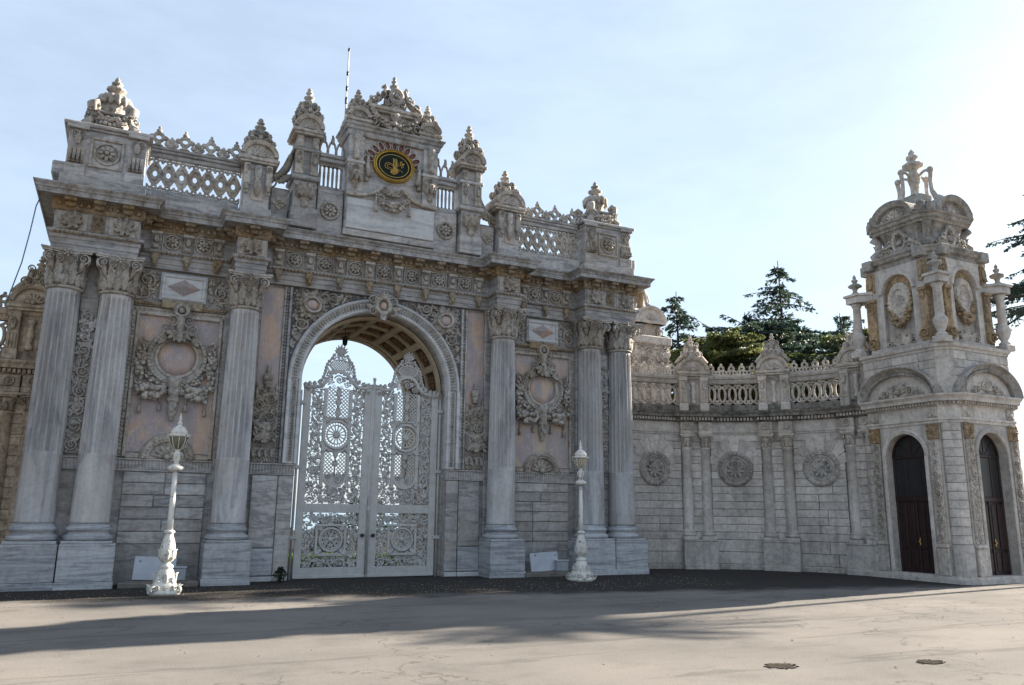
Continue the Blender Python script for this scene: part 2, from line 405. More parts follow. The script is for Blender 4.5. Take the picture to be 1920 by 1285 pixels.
def lamp_paint():
    m, nt, b = new_mat('chipped_white_paint'); geo = N(nt, 'ShaderNodeNewGeometry'); P = geo.outputs['Position']
    n = noise(nt, P, 7.5, 6, 0.7); n2 = noise(nt, P, 1.6, 5, 0.6, (3, 3, 0.6))
    col = mix(nt, (0.62, 0.60, 0.55), (0.42, 0.39, 0.33), ramp(nt, n2, [(0.45, G(0)), (0.72, G(0.8))]))
    col = mix(nt, col, (0.045, 0.035, 0.03), ramp(nt, n, [(0.60, G(0)), (0.62, G(0.95))]))
    nt.links.new(col, b.inputs['Base Color']); b.inputs['Roughness'].default_value = 0.5
    return m
MT['lamp'] = lamp_paint()
def glass_pane():
    m, nt, b = new_mat('amber_lantern_glass'); b.inputs['Base Color'].default_value = (0.85, 0.76, 0.58, 1)
    b.inputs['Roughness'].default_value = 0.12; b.inputs['Transmission Weight'].default_value = 0.75; b.inputs['IOR'].default_value = 1.3
    return m
MT['glass'] = glass_pane()
def leaf_mat(name, c1, c2, tr=0.25):
    m, nt, b = new_mat(name); oi = N(nt, 'ShaderNodeNewGeometry'); P = oi.outputs['Position']
    n = noise(nt, P, 0.9, 4, 0.6); n2 = noise(nt, P, 6.0, 3, 0.6)
    col = mix(nt, c1, c2, ramp(nt, n, [(0.38, G(0)), (0.66, G(1))])); col = mix(nt, col, tuple(c*1.7 for c in c2), ramp(nt, n2, [(0.55, G(0)), (0.75, G(0.5))]))
    nt.links.new(col, b.inputs['Base Color']); b.inputs['Roughness'].default_value = 0.6
    t = N(nt, 'ShaderNodeBsdfTranslucent'); nt.links.new(col, t.inputs['Color']); mx = N(nt, 'ShaderNodeMixShader'); mx.inputs[0].default_value = tr
    out = nt.nodes['Material Output']; nt.links.new(b.outputs[0], mx.inputs[1]); nt.links.new(t.outputs[0], mx.inputs[2]); nt.links.new(mx.outputs[0], out.inputs['Surface'])
    return m
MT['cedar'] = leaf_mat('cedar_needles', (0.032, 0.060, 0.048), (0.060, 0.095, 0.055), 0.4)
MT['cedarlit'] = leaf_mat('sun_tinted_cedar_needles', (0.065, 0.095, 0.035), (0.18, 0.185, 0.055), 0.45)  # cedar needles again, with sunlight on the boughs put into the colour
MT['shrub'] = leaf_mat('dark_green_leaves', (0.012, 0.03, 0.016), (0.03, 0.055, 0.022), 0.2)
MT['grass'] = leaf_mat('bright_lawn_grass', (0.10, 0.16, 0.02), (0.16, 0.22, 0.03), 0.4)
MT['bark'] = plain('grey_brown_bark', (0.07, 0.055, 0.045), (0.04, 0.033, 0.028), 6, 0.95, bump=0.4)

def asphalt():
    m, nt, b = new_mat('dusty_asphalt'); L = nt.links; geo = N(nt, 'ShaderNodeNewGeometry'); P = geo.outputs['Position']
    sp = N(nt, 'ShaderNodeSeparateXYZ'); L.new(P, sp.inputs[0])
    big = noise(nt, P, 0.16, 6, 0.6, (1, 1.6, 1), (0, 0, 0.12)); mid = noise(nt, P, 0.6, 9, 0.7, (0.7, 1.0, 1), (0, 0, 0.1)); fine = noise(nt, P, 26, 8, 0.8)
    col = mix(nt, (0.212, 0.195, 0.178), (0.140, 0.131, 0.122), ramp(nt, big, [(0.35, G(0)), (0.7, G(1))]))
    col = mix(nt, col, (0.066, 0.062, 0.059), ramp(nt, mid, [(0.52, G(0)), (0.74, G(0.45))]))
    col = mix(nt, col, (0.040, 0.037, 0.034), ramp(nt, fine, [(0.50, G(0)), (0.72, G(0.75))]))
    pale = noise(nt, P, 9.0, 8, 0.75)
    col = mix(nt, col, (0.25, 0.225, 0.195), ramp(nt, pale, [(0.56, G(0)), (0.74, G(0.5))]))
    vor = N(nt, 'ShaderNodeTexVoronoi', feature='DISTANCE_TO_EDGE', Scale=0.16); wob = N(nt, 'ShaderNodeMixRGB'); wob.inputs[0].default_value = 0.35; L.new(P, wob.inputs[1])
    wn_ = N(nt, 'ShaderNodeTexNoise', Scale=0.7, Detail=6.0); L.new(P, wn_.inputs['Vector']); sc_ = N(nt, 'ShaderNodeVectorMath', operation='SCALE'); sc_.inputs['Scale'].default_value = 9.0; L.new(wn_.outputs['Color'], sc_.inputs[0]); L.new(sc_.outputs[0], wob.inputs[2]); L.new(wob.outputs[0], vor.inputs['Vector'])
    col = mix(nt, col, (0.05, 0.046, 0.042), ramp(nt, vor.outputs['Distance'], [(0.0, G(0.55)), (0.006, G(0.0))]))
    trk = noise(nt, P, 0.55, 6, 0.6, (0.12, 1.5, 1), (0, 0, -0.28), 0.6)     # faint tyre and sweeping marks
    col = mix(nt, col, (0.055, 0.052, 0.05), ramp(nt, trk, [(0.57, G(0)), (0.60, G(0.4)), (0.63, G(0.0))]))
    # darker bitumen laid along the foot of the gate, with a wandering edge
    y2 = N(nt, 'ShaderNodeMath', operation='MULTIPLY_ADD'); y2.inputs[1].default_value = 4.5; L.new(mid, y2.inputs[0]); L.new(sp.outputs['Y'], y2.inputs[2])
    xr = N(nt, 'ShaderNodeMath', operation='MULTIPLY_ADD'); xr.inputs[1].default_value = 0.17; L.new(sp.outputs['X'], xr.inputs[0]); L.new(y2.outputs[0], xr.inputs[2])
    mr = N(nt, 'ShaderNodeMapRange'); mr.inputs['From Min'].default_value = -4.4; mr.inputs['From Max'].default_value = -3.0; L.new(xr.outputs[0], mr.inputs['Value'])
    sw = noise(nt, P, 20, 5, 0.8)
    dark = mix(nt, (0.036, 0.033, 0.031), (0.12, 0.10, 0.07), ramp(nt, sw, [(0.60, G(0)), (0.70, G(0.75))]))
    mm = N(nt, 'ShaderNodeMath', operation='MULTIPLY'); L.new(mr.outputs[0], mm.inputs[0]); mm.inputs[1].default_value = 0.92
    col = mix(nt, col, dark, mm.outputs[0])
    L.new(col, b.inputs['Base Color']); b.inputs['Roughness'].default_value = 0.95; b.inputs['Specular IOR Level'].default_value = 0.04
    ad = N(nt, 'ShaderNodeMath', operation='MULTIPLY_ADD'); ad.inputs[1].default_value = 0.5; L.new(fine, ad.inputs[0]); L.new(mid, ad.inputs[2])
    bp = N(nt, 'ShaderNodeBump', Strength=0.6, Distance=0.04); L.new(ad.outputs[0], bp.inputs['Height']); L.new(bp.outputs[0], b.inputs['Normal'])
    return m
MT['asphalt'] = asphalt()
MT['patch'] = plain('broken_asphalt', (0.045, 0.039, 0.033), (0.075, 0.066, 0.056), 9, 0.95, bump=0.6, spec=0.0)
MT['sea'] = plain('pale_sea', (0.20, 0.28, 0.34), None, 0.05, 0.25)

# ------------------------------------------------------------------ carved motifs: in the xz plane, standing out towards -y
def mk_leaf(lobes=4, th=0.16, curl=0.30, n=13):
    g = Geo(); V = []
    for i in range(n):
        s = i/(n-1); w = 0.5*(sin(pi*(0.10+0.88*s))**0.75)*(0.80+0.20*cos(2*pi*lobes*s)) if i < n-1 else 0.01
        out = curl*max(0, s-0.45)**2*3.2+0.03; z = s-0.22*max(0, s-0.72)
        t = th*(0.35+0.65*sin(pi*min(1, s+0.1)))
        V += [(-w, -out*0.6, z), (-0.55*w, -out-t, z), (0, -out-0.45*t, z), (0.55*w, -out-t, z), (w, -out*0.6, z), (0, 0.02, z*0.96)]
    T = [(0, 1, 5), (1, 2, 5), (2, 3, 5), (3, 4, 5)]; k = (n-1)*6
    T += [(k, k+5, k+1), (k+1, k+5, k+2), (k+2, k+5, k+3), (k+3, k+5, k+4)]
    return g.add(V, grid_faces(n, 6, True)[:, ::-1], T, True)

def mk_scroll(turns=1.6, r0=0.17, r1=0.07, n=26, k=5):
    g = Geo(); P = []; R = []
    for i in range(n):
        s = i/(n-1); a = -pi/2-turns*2*pi*s; r = 1.0-0.78*s**0.85
        P.append((r*cos(a), -0.05-0.22*s, r*sin(a))); R.append(r0+(r1-r0)*s)
    tube(g, P, R, k); ball(g, (P[-1][0], P[-1][1], P[-1][2]), r1*1.9, 6); return g

def mk_rose(petals=8, r=1.0):
    g = Geo()
    for i in range(petals):
        a = 2*pi*i/petals; h = Geo(); ball(h, (0, 0, 0), 1.0, 6)
        g.put(h, T4((0.58*r*cos(a), -0.12*r, 0.58*r*sin(a)), ry=-a, s=(0.40*r, 0.20*r, 0.24*r)))
    ball(g, (0, -0.2*r, 0), 0.26*r, 7, (1, 0.9, 1)); return g

def mk_shell(n=7, spread=150):
    g = Geo()
    for i in range(n):
        a = radians(-spread/2+spread*i/(n-1)); h = Geo(); ball(h, (0, 0, 0.55), 0.5, 6, (0.30, 0.34, 1.0))
        g.put(h, T4((0, 0, 0), ry=a))
    ball(g, (0, -0.15, 0.08), 0.26, 6); return g

LEAF = mk_leaf(); LEAF2 = mk_leaf(3, 0.2, 0.45, 10); SCROLL = mk_scroll(); ROSE = mk_rose(); SHELL = mk_shell(); ROSE5 = mk_rose(5)
BUD = ball(Geo(), (0, 0, 0), 1.0, 6, (1, 0.8, 1))

def carve(g, inside, x0, x1, z0, z1, y, seed, n=70, rmax=0.35, rmin=0.07, depth=1.0, tries=5000, under=0, ul=0.3):
    # pack circles into a region, then put a scroll, rosette or leaf spray into each: foliate carving
    R = random.Random(seed); C = []
    for k in range(under):                                  # an undergrowth of acanthus leaves
        x = R.uniform(x0, x1); z = R.uniform(z0, z1); a = R.uniform(0, 6.28); l = ul*R.uniform(0.55, 1.15)
        if inside(x-0.3*l*sin(a), z-0.3*l*cos(a)) and inside(x+0.75*l*sin(a), z+0.75*l*cos(a)): g.put(LEAF, T4((x, y+R.uniform(-0.05, 0.02), z), ry=a, s=(l*R.uniform(0.55, 0.8), l*R.uniform(0.7, 1.1), l)))
    for k in range(tries):
        if len(C) >= n: break
        r = rmax*(1-k/tries)**1.7+rmin; x = R.uniform(x0, x1); z = R.uniform(z0, z1)
        if not all(inside(x+r*0.92*cos(a), z+r*0.92*sin(a)) for a in (0, 1.05, 2.1, 3.14, 4.2, 5.25)): continue
        if any((x-a)**2+(z-b)**2 < (0.93*(r+c))**2 for a, b, c in C): continue
        C.append((x, z, r))
        d = depth*r*1.5
        if r > 0.55*rmax:
            f = R.choice((-1, 1))
            g.put(SCROLL, T4((x, y, z), ry=R.uniform(0, 6.28), s=(f*r*0.86, d, r*0.86)))
            g.put(ROSE5, T4((x, y-0.1*r, z), ry=R.uniform(0, 6), s=(r*0.42, d*0.6, r*0.42)))
            for j in range(3):
                a = R.uniform(0, 6.28); g.put(LEAF, T4((x+0.5*r*cos(a), y, z+0.5*r*sin(a)), ry=pi/2-a+R.uniform(-.5, .5), s=(r*0.62, d*0.7, r*0.75)))
        elif r > rmin*1.7:
            f = R.random()
            if f < 0.55: g.put(LEAF, T4((x, y, z), ry=R.uniform(0, 6.28), s=(r*1.5, d, r*1.7)) @ T4((0, 0, -0.5)))
            elif f < 0.8: g.put(SCROLL, T4((x, y, z), ry=R.uniform(0, 6.28), s=(r*0.9*R.choice((-1, 1)), d, r*0.9)))
            else: g.put(ROSE5, T4((x, y, z), ry=R.uniform(0, 6.28), s=(r, d, r)))
        else: g.put(BUD, T4((x, y-0.02, z), s=(r*0.9, d*0.7, r*0.9)))
    return g

def swag(g, x0, z0, x1, z1, sag, y, r=0.09, n=15, seed=1, depth=1.0):      # garland of fruit and leaves
    R = random.Random(seed); P = []
    for i in range(n):
        s = i/(n-1); x = x0+(x1-x0)*s; z = z0+(z1-z0)*s-sag*4*s*(1-s); rr = r*(0.60+0.60*sin(pi*s)); P.append((x, y-rr*0.2, z))
        for j in range(4):
            a = R.uniform(0, 6.28); g.put(BUD, T4((x+rr*0.8*cos(a), y-rr*depth*R.uniform(0.5, 1.5), z+rr*0.8*sin(a)), s=rr*R.uniform(0.38, 0.66)))
        if i % 2: a = R.uniform(0, 6.28); g.put(LEAF, T4((x, y-rr*0.5, z), ry=a, s=(rr*1.2, rr*1.8, rr*1.9)))
    tube(g, P, [r*(0.35+0.35*sin(pi*i/(n-1))) for i in range(n)], 5); return g

def tassel(g, x, z0, z1, y, r=0.06):
    tube(g, [(x, y-0.03, z0), (x, y-0.03, z1+0.3*(z0-z1))], r*0.4, 5)
    lathe(g, [(r*0.4, z1+0.32*(z0-z1)), (r*0.9, z1+0.28*(z0-z1)), (r*0.6, z1+0.2*(z0-z1)), (r*1.15, z1), (0.01, z1)], 7, (x, y-0.05, 0)); return g

def beads(g, P, r):
    for p in P: g.put(BUD, T4(p, s=r))
    return g

def swirl_finial(g, w, h, y=0, seed=3, dep=0.7):           # stacked carved scrolls that narrow into a ringed bud
    lathe(g, [(0.44*w, 0), (0.45*w, 0.07*h), (0.36*w, 0.10*h), (0.34*w, 0.26*h), (0.27*w, 0.36*h), (0.24*w, 0.50*h), (0.15*w, 0.58*h), (0.11*w, 0.66*h), (0.18*w, 0.69*h), (0.19*w, 0.72*h),
              (0.09*w, 0.76*h), (0.07*w, 0.80*h), (0.13*w, 0.83*h), (0.13*w, 0.85*h), (0.05*w, 0.88*h), (0.09*w, 0.92*h), (0.07*w, 0.96*h), (0.01*w, h)], 12)
    for k in range(4):
        m = T4(rz=k*pi/2); d = m @ T4(rz=pi/4)
        for f in (-1, 1):
            g.put(SCROLL, m @ T4((f*0.27*w, -0.40*w, 0.15*h), s=(f*0.19*w, 0.34*w, 0.14*h)))
            g.put(SCROLL, m @ T4((f*0.15*w, -0.29*w, 0.42*h), s=(f*0.13*w, 0.30*w, 0.11*h), ry=f*0.5))
        ball(g, tuple((m @ np.array([0, -0.36*w, 0.27*h, 1]))[:3]), 0.085*w, 7, (1, 1, 1.4)); g.put(ROSE5, m @ T4((0, -0.42*w, 0.12*h), s=0.11*w))
        hh = Geo(); tube(hh, [(0, -0.40*w, 0.04*h), (0, -0.50*w, 0.10*h), (0, -0.46*w, 0.20*h), (0, -0.36*w, 0.28*h), (0, -0.34*w, 0.40*h), (0, -0.28*w, 0.50*h), (0, -0.20*w, 0.52*h)], [0.10*w, 0.11*w, 0.10*w, 0.08*w, 0.085*w, 0.075*w, 0.05*w], 6); g.put(hh, d)
        ball(g, tuple((d @ np.array([0, -0.44*w, 0.13*h, 1]))[:3]), 0.10*w, 7); ball(g, tuple((d @ np.array([0, -0.27*w, 0.47*h, 1]))[:3]), 0.08*w, 7)
        g.put(LEAF, m @ T4((0, -0.24*w, 0.40*h), s=(0.20*w, 0.2*w, 0.20*h)))
    return g

def urn_geo():                                             # big corner urn, base radius about 1.2
    g = Geo(); gad = lambda r, z, th: r*(1+0.06*np.cos(12*th))
    lathe(g, [(0.95, 0), (0.95, 0.12), (0.62, 0.2), (0.58, 0.5), (0.70, 0.80), (0.74, 0.86), (0.66, 0.92), (0.50, 0.98), (0.46, 1.05), (0.50, 1.25), (0.54, 1.42)], 28)
    lathe(g, [(0.54, 1.42), (0.66, 1.50), (0.68, 1.66), (0.58, 1.78), (0.36, 1.86), (0.22, 1.90)], 56, fn=lambda r, z, th: r*(1+0.085*np.cos(14*th)))
    lathe(g, [(0.22, 1.90), (0.20, 2.02), (0.37, 2.08), (0.39, 2.18), (0.20, 2.26), (0.13, 2.34), (0.22, 2.38), (0.22, 2.45), (0.07, 2.52), (0.12, 2.58), (0.03, 2.72)], 36, fn=gad)
    for k in range(14): g.put(BUD, T4((0.64*cos(k*2*pi/14), 0.64*sin(k*2*pi/14), 1.44), s=(0.10, 0.10, 0.16)))
    for k in range(4):
        m = T4(rz=k*pi/2); d = m @ T4(rz=pi/4)
        P = [(0.75, 0, 0.02), (1.22, 0, 0.05), (1.34, 0, 0.22), (1.14, 0, 0.42), (1.00, 0, 0.62), (1.12, 0, 0.88), (1.16, 0, 1.08), (0.98, 0, 1.20), (0.82, 0, 1.08), (0.86, 0, 0.94), (0.98, 0, 0.96)]
        h = Geo(); tube(h, P, [0.15, 0.18, 0.16, 0.13, 0.13, 0.15, 0.16, 0.15, 0.12, 0.09, 0.07], 7, flat=1.5); g.put(h, d)
        h = Geo(); swag(h, -0.78, 0.80, 0.78, 0.80, 0.44, -0.84, 0.15, 15, k+5); tube(h, [(-0.8, -0.78, 0.9), (-0.4, -0.72, 0.82), (0.4, -0.72, 0.82), (0.8, -0.78, 0.9)], 0.07, 5); g.put(h, m)
        g.put(LEAF, m @ T4((0, -0.46, 0.98), s=(0.45, 0.35, 0.46)))
    return g

def capital_geo(r=0.56, H=1.42, ab=0.80):
    g = Geo(); lathe(g, [(r, 0), (r*1.10, 0.03), (r*1.12, 0.08), (r*0.98, 0.12), (r*1.0, 0.75*H), (r*1.18, 0.86*H), (r*1.3, 0.9*H)], 28)
    for k in range(8):
        g.put(LEAF, T4(rz=k*pi/4) @ T4((0, -r*0.98, 0.10), s=(0.46, 0.62, 0.52)))
        g.put(LEAF, T4(rz=(k+0.5)*pi/4) @ T4((0, -r*0.98, 0.14), s=(0.46, 0.68, 0.92)))
        g.put(LEAF2, T4(rz=(k+0.5)*pi/4) @ T4((0, -r*1.02, 0.70), s=(0.26, 0.4, 0.42)))
    for k in range(4):
        d = T4(rz=k*pi/2+pi/4); m = T4(rz=k*pi/2)
        for f in (-1, 1):
            g.put(SCROLL, d @ T4((f*0.08, -ab*1.08, 1.10), rz=f*1.1, s=(f*0.20, 0.22, 0.20)))
            g.put(SCROLL, m @ T4((f*0.24, -r*1.16, 1.08), s=(f*0.15, 0.3, 0.16)))
        h = Geo(); tube(h, [(0, -r*0.95, 0.62), (0, -r*1.25, 0.90), (0, -ab*1.05, 1.18)], [0.10, 0.11, 0.09], 6); g.put(h, d)
        g.put(ROSE5, m @ T4((0, -r*1.32, 1.26), s=0.19))
    P = []
    for k in range(4):                                     # abacus with hollowed sides
        for t in (-1, -0.9, -0.5, 0, 0.5, 0.9):
            x = t*ab; y = -ab+0.17*(1-(t/0.95)**2) if abs(t) < 0.95 else -ab
            a = k*pi/2; P.append((x*cos(a)-y*sin(a), x*sin(a)+y*cos(a)))
    prism_z(g, P, 0.90*H, 0.945*H); prism_z(g, [(x*1.05, y*1.05) for x, y in P], 0.95*H, H)
    return g

def column_base_geo(r=0.63, R=0.79):
    g = Geo(); box(g, -R, R, -R, R, 0, 0.10, 0.02)
    lathe(g, [(R-0.08, 0.10), (R, 0.14), (R, 0.24), (R-0.06, 0.29), (R-0.10, 0.31), (R-0.14, 0.36), (R-0.11, 0.42), (R-0.06, 0.45), (R-0.05, 0.50), (R-0.09, 0.55), (r+0.03, 0.57), (r+0.02, 0.66), (r, 0.70)], 36)
    return g

def shaft_geo(z0, z1, r0, r1, zf, nfl=17):
    g = Geo(); n = nfl*8
    def fn(r, z, th):
        ph = (th*nfl/(2*pi)) % 1.0; u = (ph-0.5)/0.38
        dep = np.where(np.abs(u) < 1, np.sqrt(np.clip(1-u*u, 0, 1)), 0)
        return r-dep*(0.125 if zf+0.03 < z < z1-0.16 else 0.006)
    zs = [z0, z0+0.06, zf, zf+0.02, zf+0.10]+[zf+0.1+(z1-0.2-zf-0.1)*i/5 for i in range(1, 6)]+[z1-0.12, z1-0.05, z1]
    pr = []
    for z in zs:
        s = (z-z0)/(z1-z0); r = r0+(r1-r0)*s**1.6
        if z < z0+0.03: r += 0.03
        pr.append((r, z))
    return lathe(g, pr, n, fn=fn)
# ================================================================== SETTING
gg = Geo()
xs = [-3000, -300, -60, -30, -15, 0, 15, 30, 60, 300, 3000]; ys = [-3000, -200, -45, -30, -20, -10, 0, 14, 30, 120, 900]
gv = [(x, y, 0.0) for y in ys for x in xs]; gg.add(gv, grid_faces(len(ys), len(xs), False)[:, ::-1])
obj('ground', gg, MT['asphalt'], kind='structure')
sg = Geo(); sg.add([(-6000, 75, 0.008), (6000, 75, 0.008), (6000, 9000, 0.008), (-6000, 9000, 0.008)], [(0, 1, 2, 3)])
obj('sea', sg, MT['sea'], kind='structure')

# ================================================================== GATEWAY
gate = thing('ceremonial_gateway', 'large ornate carved grey marble gateway with a tall open arch between fluted columns', 'gateway')
WY = 0.95                       # plane of the main wall
CX = (5.68, 10.30, 12.0)        # column axes
# ---- masses
g = Geo()
for f in (-1, 1):
    box(g, f*12.50, f*3.23, WY, 6.6, 0, 13.35, 0.02)
    box(g, f*12.60, f*9.70, 0.62, 1.3, 1.5, 13.3, 0.02)     # pier behind the paired columns
    box(g, f*6.35, f*5.02, 0.80, 1.3, 1.5, 13.3, 0.02)
    box(g, f*12.3, f*5.0, 1.4, 6.0, 13.35, 14.1)
box(g, -5.1, 5.1, 1.4, 6.0, 13.35, 14.1)
obj('wall', g, MT['marble'], gate)
g = Geo(); R0 = 3.22; ZS = 7.95
prism(g, [(-3.23, 13.35), (-3.23, ZS)]+arc_pts(0, ZS, R0, 180, 0, 40)+[(3.23, ZS), (3.23, 13.35)], WY, 6.6)
obj('arch_wall', g, MT['marble'], gate)
# ---- plinths
def plinth(x0, x1, y1, name='plinth'):
    g = Geo(); box(g, x0, x1, -0.45, y1, 0.24, 1.5, 0.03); box(g, x0-0.03, x1+0.03, -0.48, y1, 0, 0.25, 0.02); obj(name, g, MT['plinth'], gate)
for f in (-1, 1):
    for a in (9.38, 11.16): plinth(*sorted((f*a, f*(a+1.74))), 1.2)
    plinth(f*CX[0]-0.83, f*CX[0]+0.83, 1.1)
# ---- columns
SH = shaft_geo(2.2, 10.42, 0.63, 0.535, 4.55).mesh('column_shaft', MT['column'])
BA = column_base_geo().mesh('column_base', MT['plinth']); CA = capital_geo().mesh('column_capital', MT['carved'])
for f in (-1, 1):
    for x in CX:
        c = obj('column', SH, parent=gate, loc=(f*x, 0.35, 0)); obj('base', BA, parent=c, loc=(0, 0, 1.5)); obj('capital', CA, parent=c, loc=(0, 0, 10.42))
# carved strip between the paired columns and a pilaster strip behind each column
for f in (-1, 1):
    xm = f*11.15; g = Geo(); box(g, xm-0.30, xm+0.30, 0.53, 0.63, 4.6, 10.3, 0.02); pst = obj('pier_strip', g, MT['marble'], gate)
    g = Geo(); carve(g, lambda x, z: abs(x-xm) < 0.3, xm-0.3, xm+0.3, 4.8, 9.8, 0.52, 5, 26, 0.24, 0.05, under=110, ul=0.32); obj('pier_carving', g, MT['marble'], pst)

# ---- entablature: one plan line breaks forward over every column
FY, RY = -0.22, 0.72
PATH = [(-12.58, 6.6), (-12.58, FY), (-9.74, FY), (-9.74, RY), (-6.25, RY), (-6.25, FY), (-5.10, FY), (-5.10, RY),
        (5.10, RY), (5.10, FY), (6.25, FY), (6.25, RY), (9.74, RY), (9.74, FY), (12.58, FY), (12.58, 6.6)]
bk = -0.5
g = Geo(); sweep(g, PATH, [(bk, 11.84), (0, 11.84), (0, 12.02), (0.03, 12.04), (0.03, 12.24), (0.07, 12.26), (0.07, 12.38), (0.15, 12.44), (0.16, 12.54), (bk, 12.54)])
obj('architrave', g, MT['marble'], gate)
g = Geo(); sweep(g, PATH, [(bk, 12.541), (0.0, 12.541), (0.0, 13.30), (bk, 13.30)]); obj('frieze', g, MT['marble'], gate)
g = Geo()
for x, y, rz in along(PATH[1:-1], 0.15, 0.02, 0.2): g.put(BUD, T4((x, y, 12.44)) @ T4(rz=rz) @ T4((0, -0.15, 0), s=(0.055, 0.06, 0.07)))
obj('bead_moulding', g, MT['ochre'], gate, kind='stuff')
g = Geo(); sweep(g, PATH, [(bk, 13.30), (0.05, 13.30), (0.10, 13.36), (0.12, 13.38), (0.12, 13.72), (bk, 13.72)])
obj('bed_moulding', g, MT['ochre'], gate)
g = Geo()
for x, y, rz in along(PATH[1:-1], 0.235, 0.0, 0.2): g.put(BUD, T4((x, y, 13.52)) @ T4(rz=rz) @ T4((0, -0.17, 0), s=(0.085, 0.10, 0.11)))
obj('egg_moulding', g, MT['ochre'], gate, kind='stuff')
g = Geo(); box(g, -0.20, 0.20, -0.52, -0.10, 13.56, 13.73, 0.03); box(g, -0.16, 0.16, -0.36, -0.10, 13.40, 13.57, 0.04); g.put(LEAF, T4((0, -0.20, 13.44), s=(0.28, 0.3, 0.26), rx=0.9)); g.put(SCROLL, T4((0, -0.50, 13.62), s=(0.08, 0.1, 0.07)))
MOD = g.mesh('modillion', MT['ochre'])
for x, y, rz in along(PATH[1:-1], 1.0, 0.0, 0.3): obj('modillion', MOD, parent=gate, loc=(x, y, 0), rz=rz)
g = Geo(); sweep(g, PATH, [(bk, 13.732), (0.55, 13.732), (0.56, 13.70), (0.58, 13.70), (0.58, 13.88), (0.62, 13.90), (0.64, 13.96), (0.73, 14.05), (0.74, 14.10), (0.2, 14.16), (bk, 14.16)])
obj('cornice', g, MT['cornice'], gate)
# ---- frieze ornaments
g = Geo(); arcsweep(g, 0, 0, 0.24, [(0, 0), (0.02, -0.09), (0.06, -0.09), (0.08, 0)], 0, 360, 20, full=True); g.put(ROSE, T4((0, -0.02, 0), s=(0.25, 0.6, 0.25)))
for a in ((-0.36, -0.36, 0.36, -0.32), (-0.36, 0.32, 0.36, 0.36), (-0.36, -0.36, -0.32, 0.36), (0.32, -0.36, 0.36, 0.36)): box(g, a[0], a[2], -0.09, 0, a[1], a[3], 0.015)
FR = g.mesh('frieze_rosette', MT['carved'])
g = Geo(); box(g, -0.18, 0.18, -0.10, 0, 12.58, 13.29, 0.02); box(g, -0.21, 0.21, -0.24, 0, 13.16, 13.29, 0.02); box(g, -0.16, 0.16, -0.20, -0.05, 12.98, 13.17, 0.05); g.put(LEAF, T4((0, -0.16, 13.12), ry=pi, s=(0.30, 0.6, 0.36))); g.put(SCROLL, T4((-0.09, -0.20, 13.10), s=(0.08, 0.3, 0.08))); g.put(SCROLL, T4((0.09, -0.20, 13.10), s=(-0.08, 0.3, 0.08))); box(g, -0.13, 0.13, -0.18, -0.09, 12.62, 12.80, 0.03)
FB = g.mesh('frieze_bracket', MT['carved'])
g = Geo(); box(g, -0.15, 0.15, -0.20, -0.02, 12.14, 12.40, 0.04); box(g, -0.11, 0.11, -0.14, -0.02, 11.90, 12.16, 0.04); g.put(LEAF, T4((0, -0.15, 12.32), ry=pi, s=(0.24, 0.4, 0.42)))
AB = g.mesh('architrave_bracket', MT['ochre'])
RX = [k*1.285 for k in range(-3, 4)]+[s*x for s in (-1, 1) for x in (7.42, 8.57)]
for x in RX: obj('frieze_rosette', FR, parent=gate, loc=(x, RY-0.001, 12.93))
for x in [k*1.285 for k in (-3.5, -2.5, -1.5, -.5, .5, 1.5, 2.5, 3.5)]+[s*x for s in (-1, 1) for x in (6.85, 8.0, 9.15)]:
    obj('frieze_bracket', FB, parent=gate, loc=(x, RY, 0)); obj('architrave_bracket', AB, parent=gate, loc=(x, RY-0.03, 0))
g = Geo(); box(g, -0.50, 0.50, -0.05, 0, -0.34, 0.34, 0.02)
for k in range(8): g.put(LEAF, T4((0, -0.03, 0), ry=k*pi/4+0.2, s=(0.26, 1.0, 0.40)))
g.put(ROSE5, T4((0, -0.12, 0), s=0.11))
ST = g.mesh('frieze_star_flower', MT['carved'])
for f in (-1, 1):
    for x in CX: obj('frieze_star_flower', ST, parent=gate, loc=(f*x, FY, 12.93))
g = Geo(); box(g, -0.22, 0.22, -0.05, 0, -0.34, 0.34, 0.02); carve(g, lambda x, z: abs(x) < 0.2 and abs(z) < 0.3, -0.2, 0.2, -0.3, 0.3, -0.05, 9, 10, 0.14, 0.04); g.put(ROSE5, T4((0, -0.06, 0.0), s=0.15))
CB = g.mesh('frieze_cartouche', MT['ochre'])
for f in (-1, 1): obj('frieze_cartouche', CB, parent=gate, loc=(f*11.15, FY, 12.93))

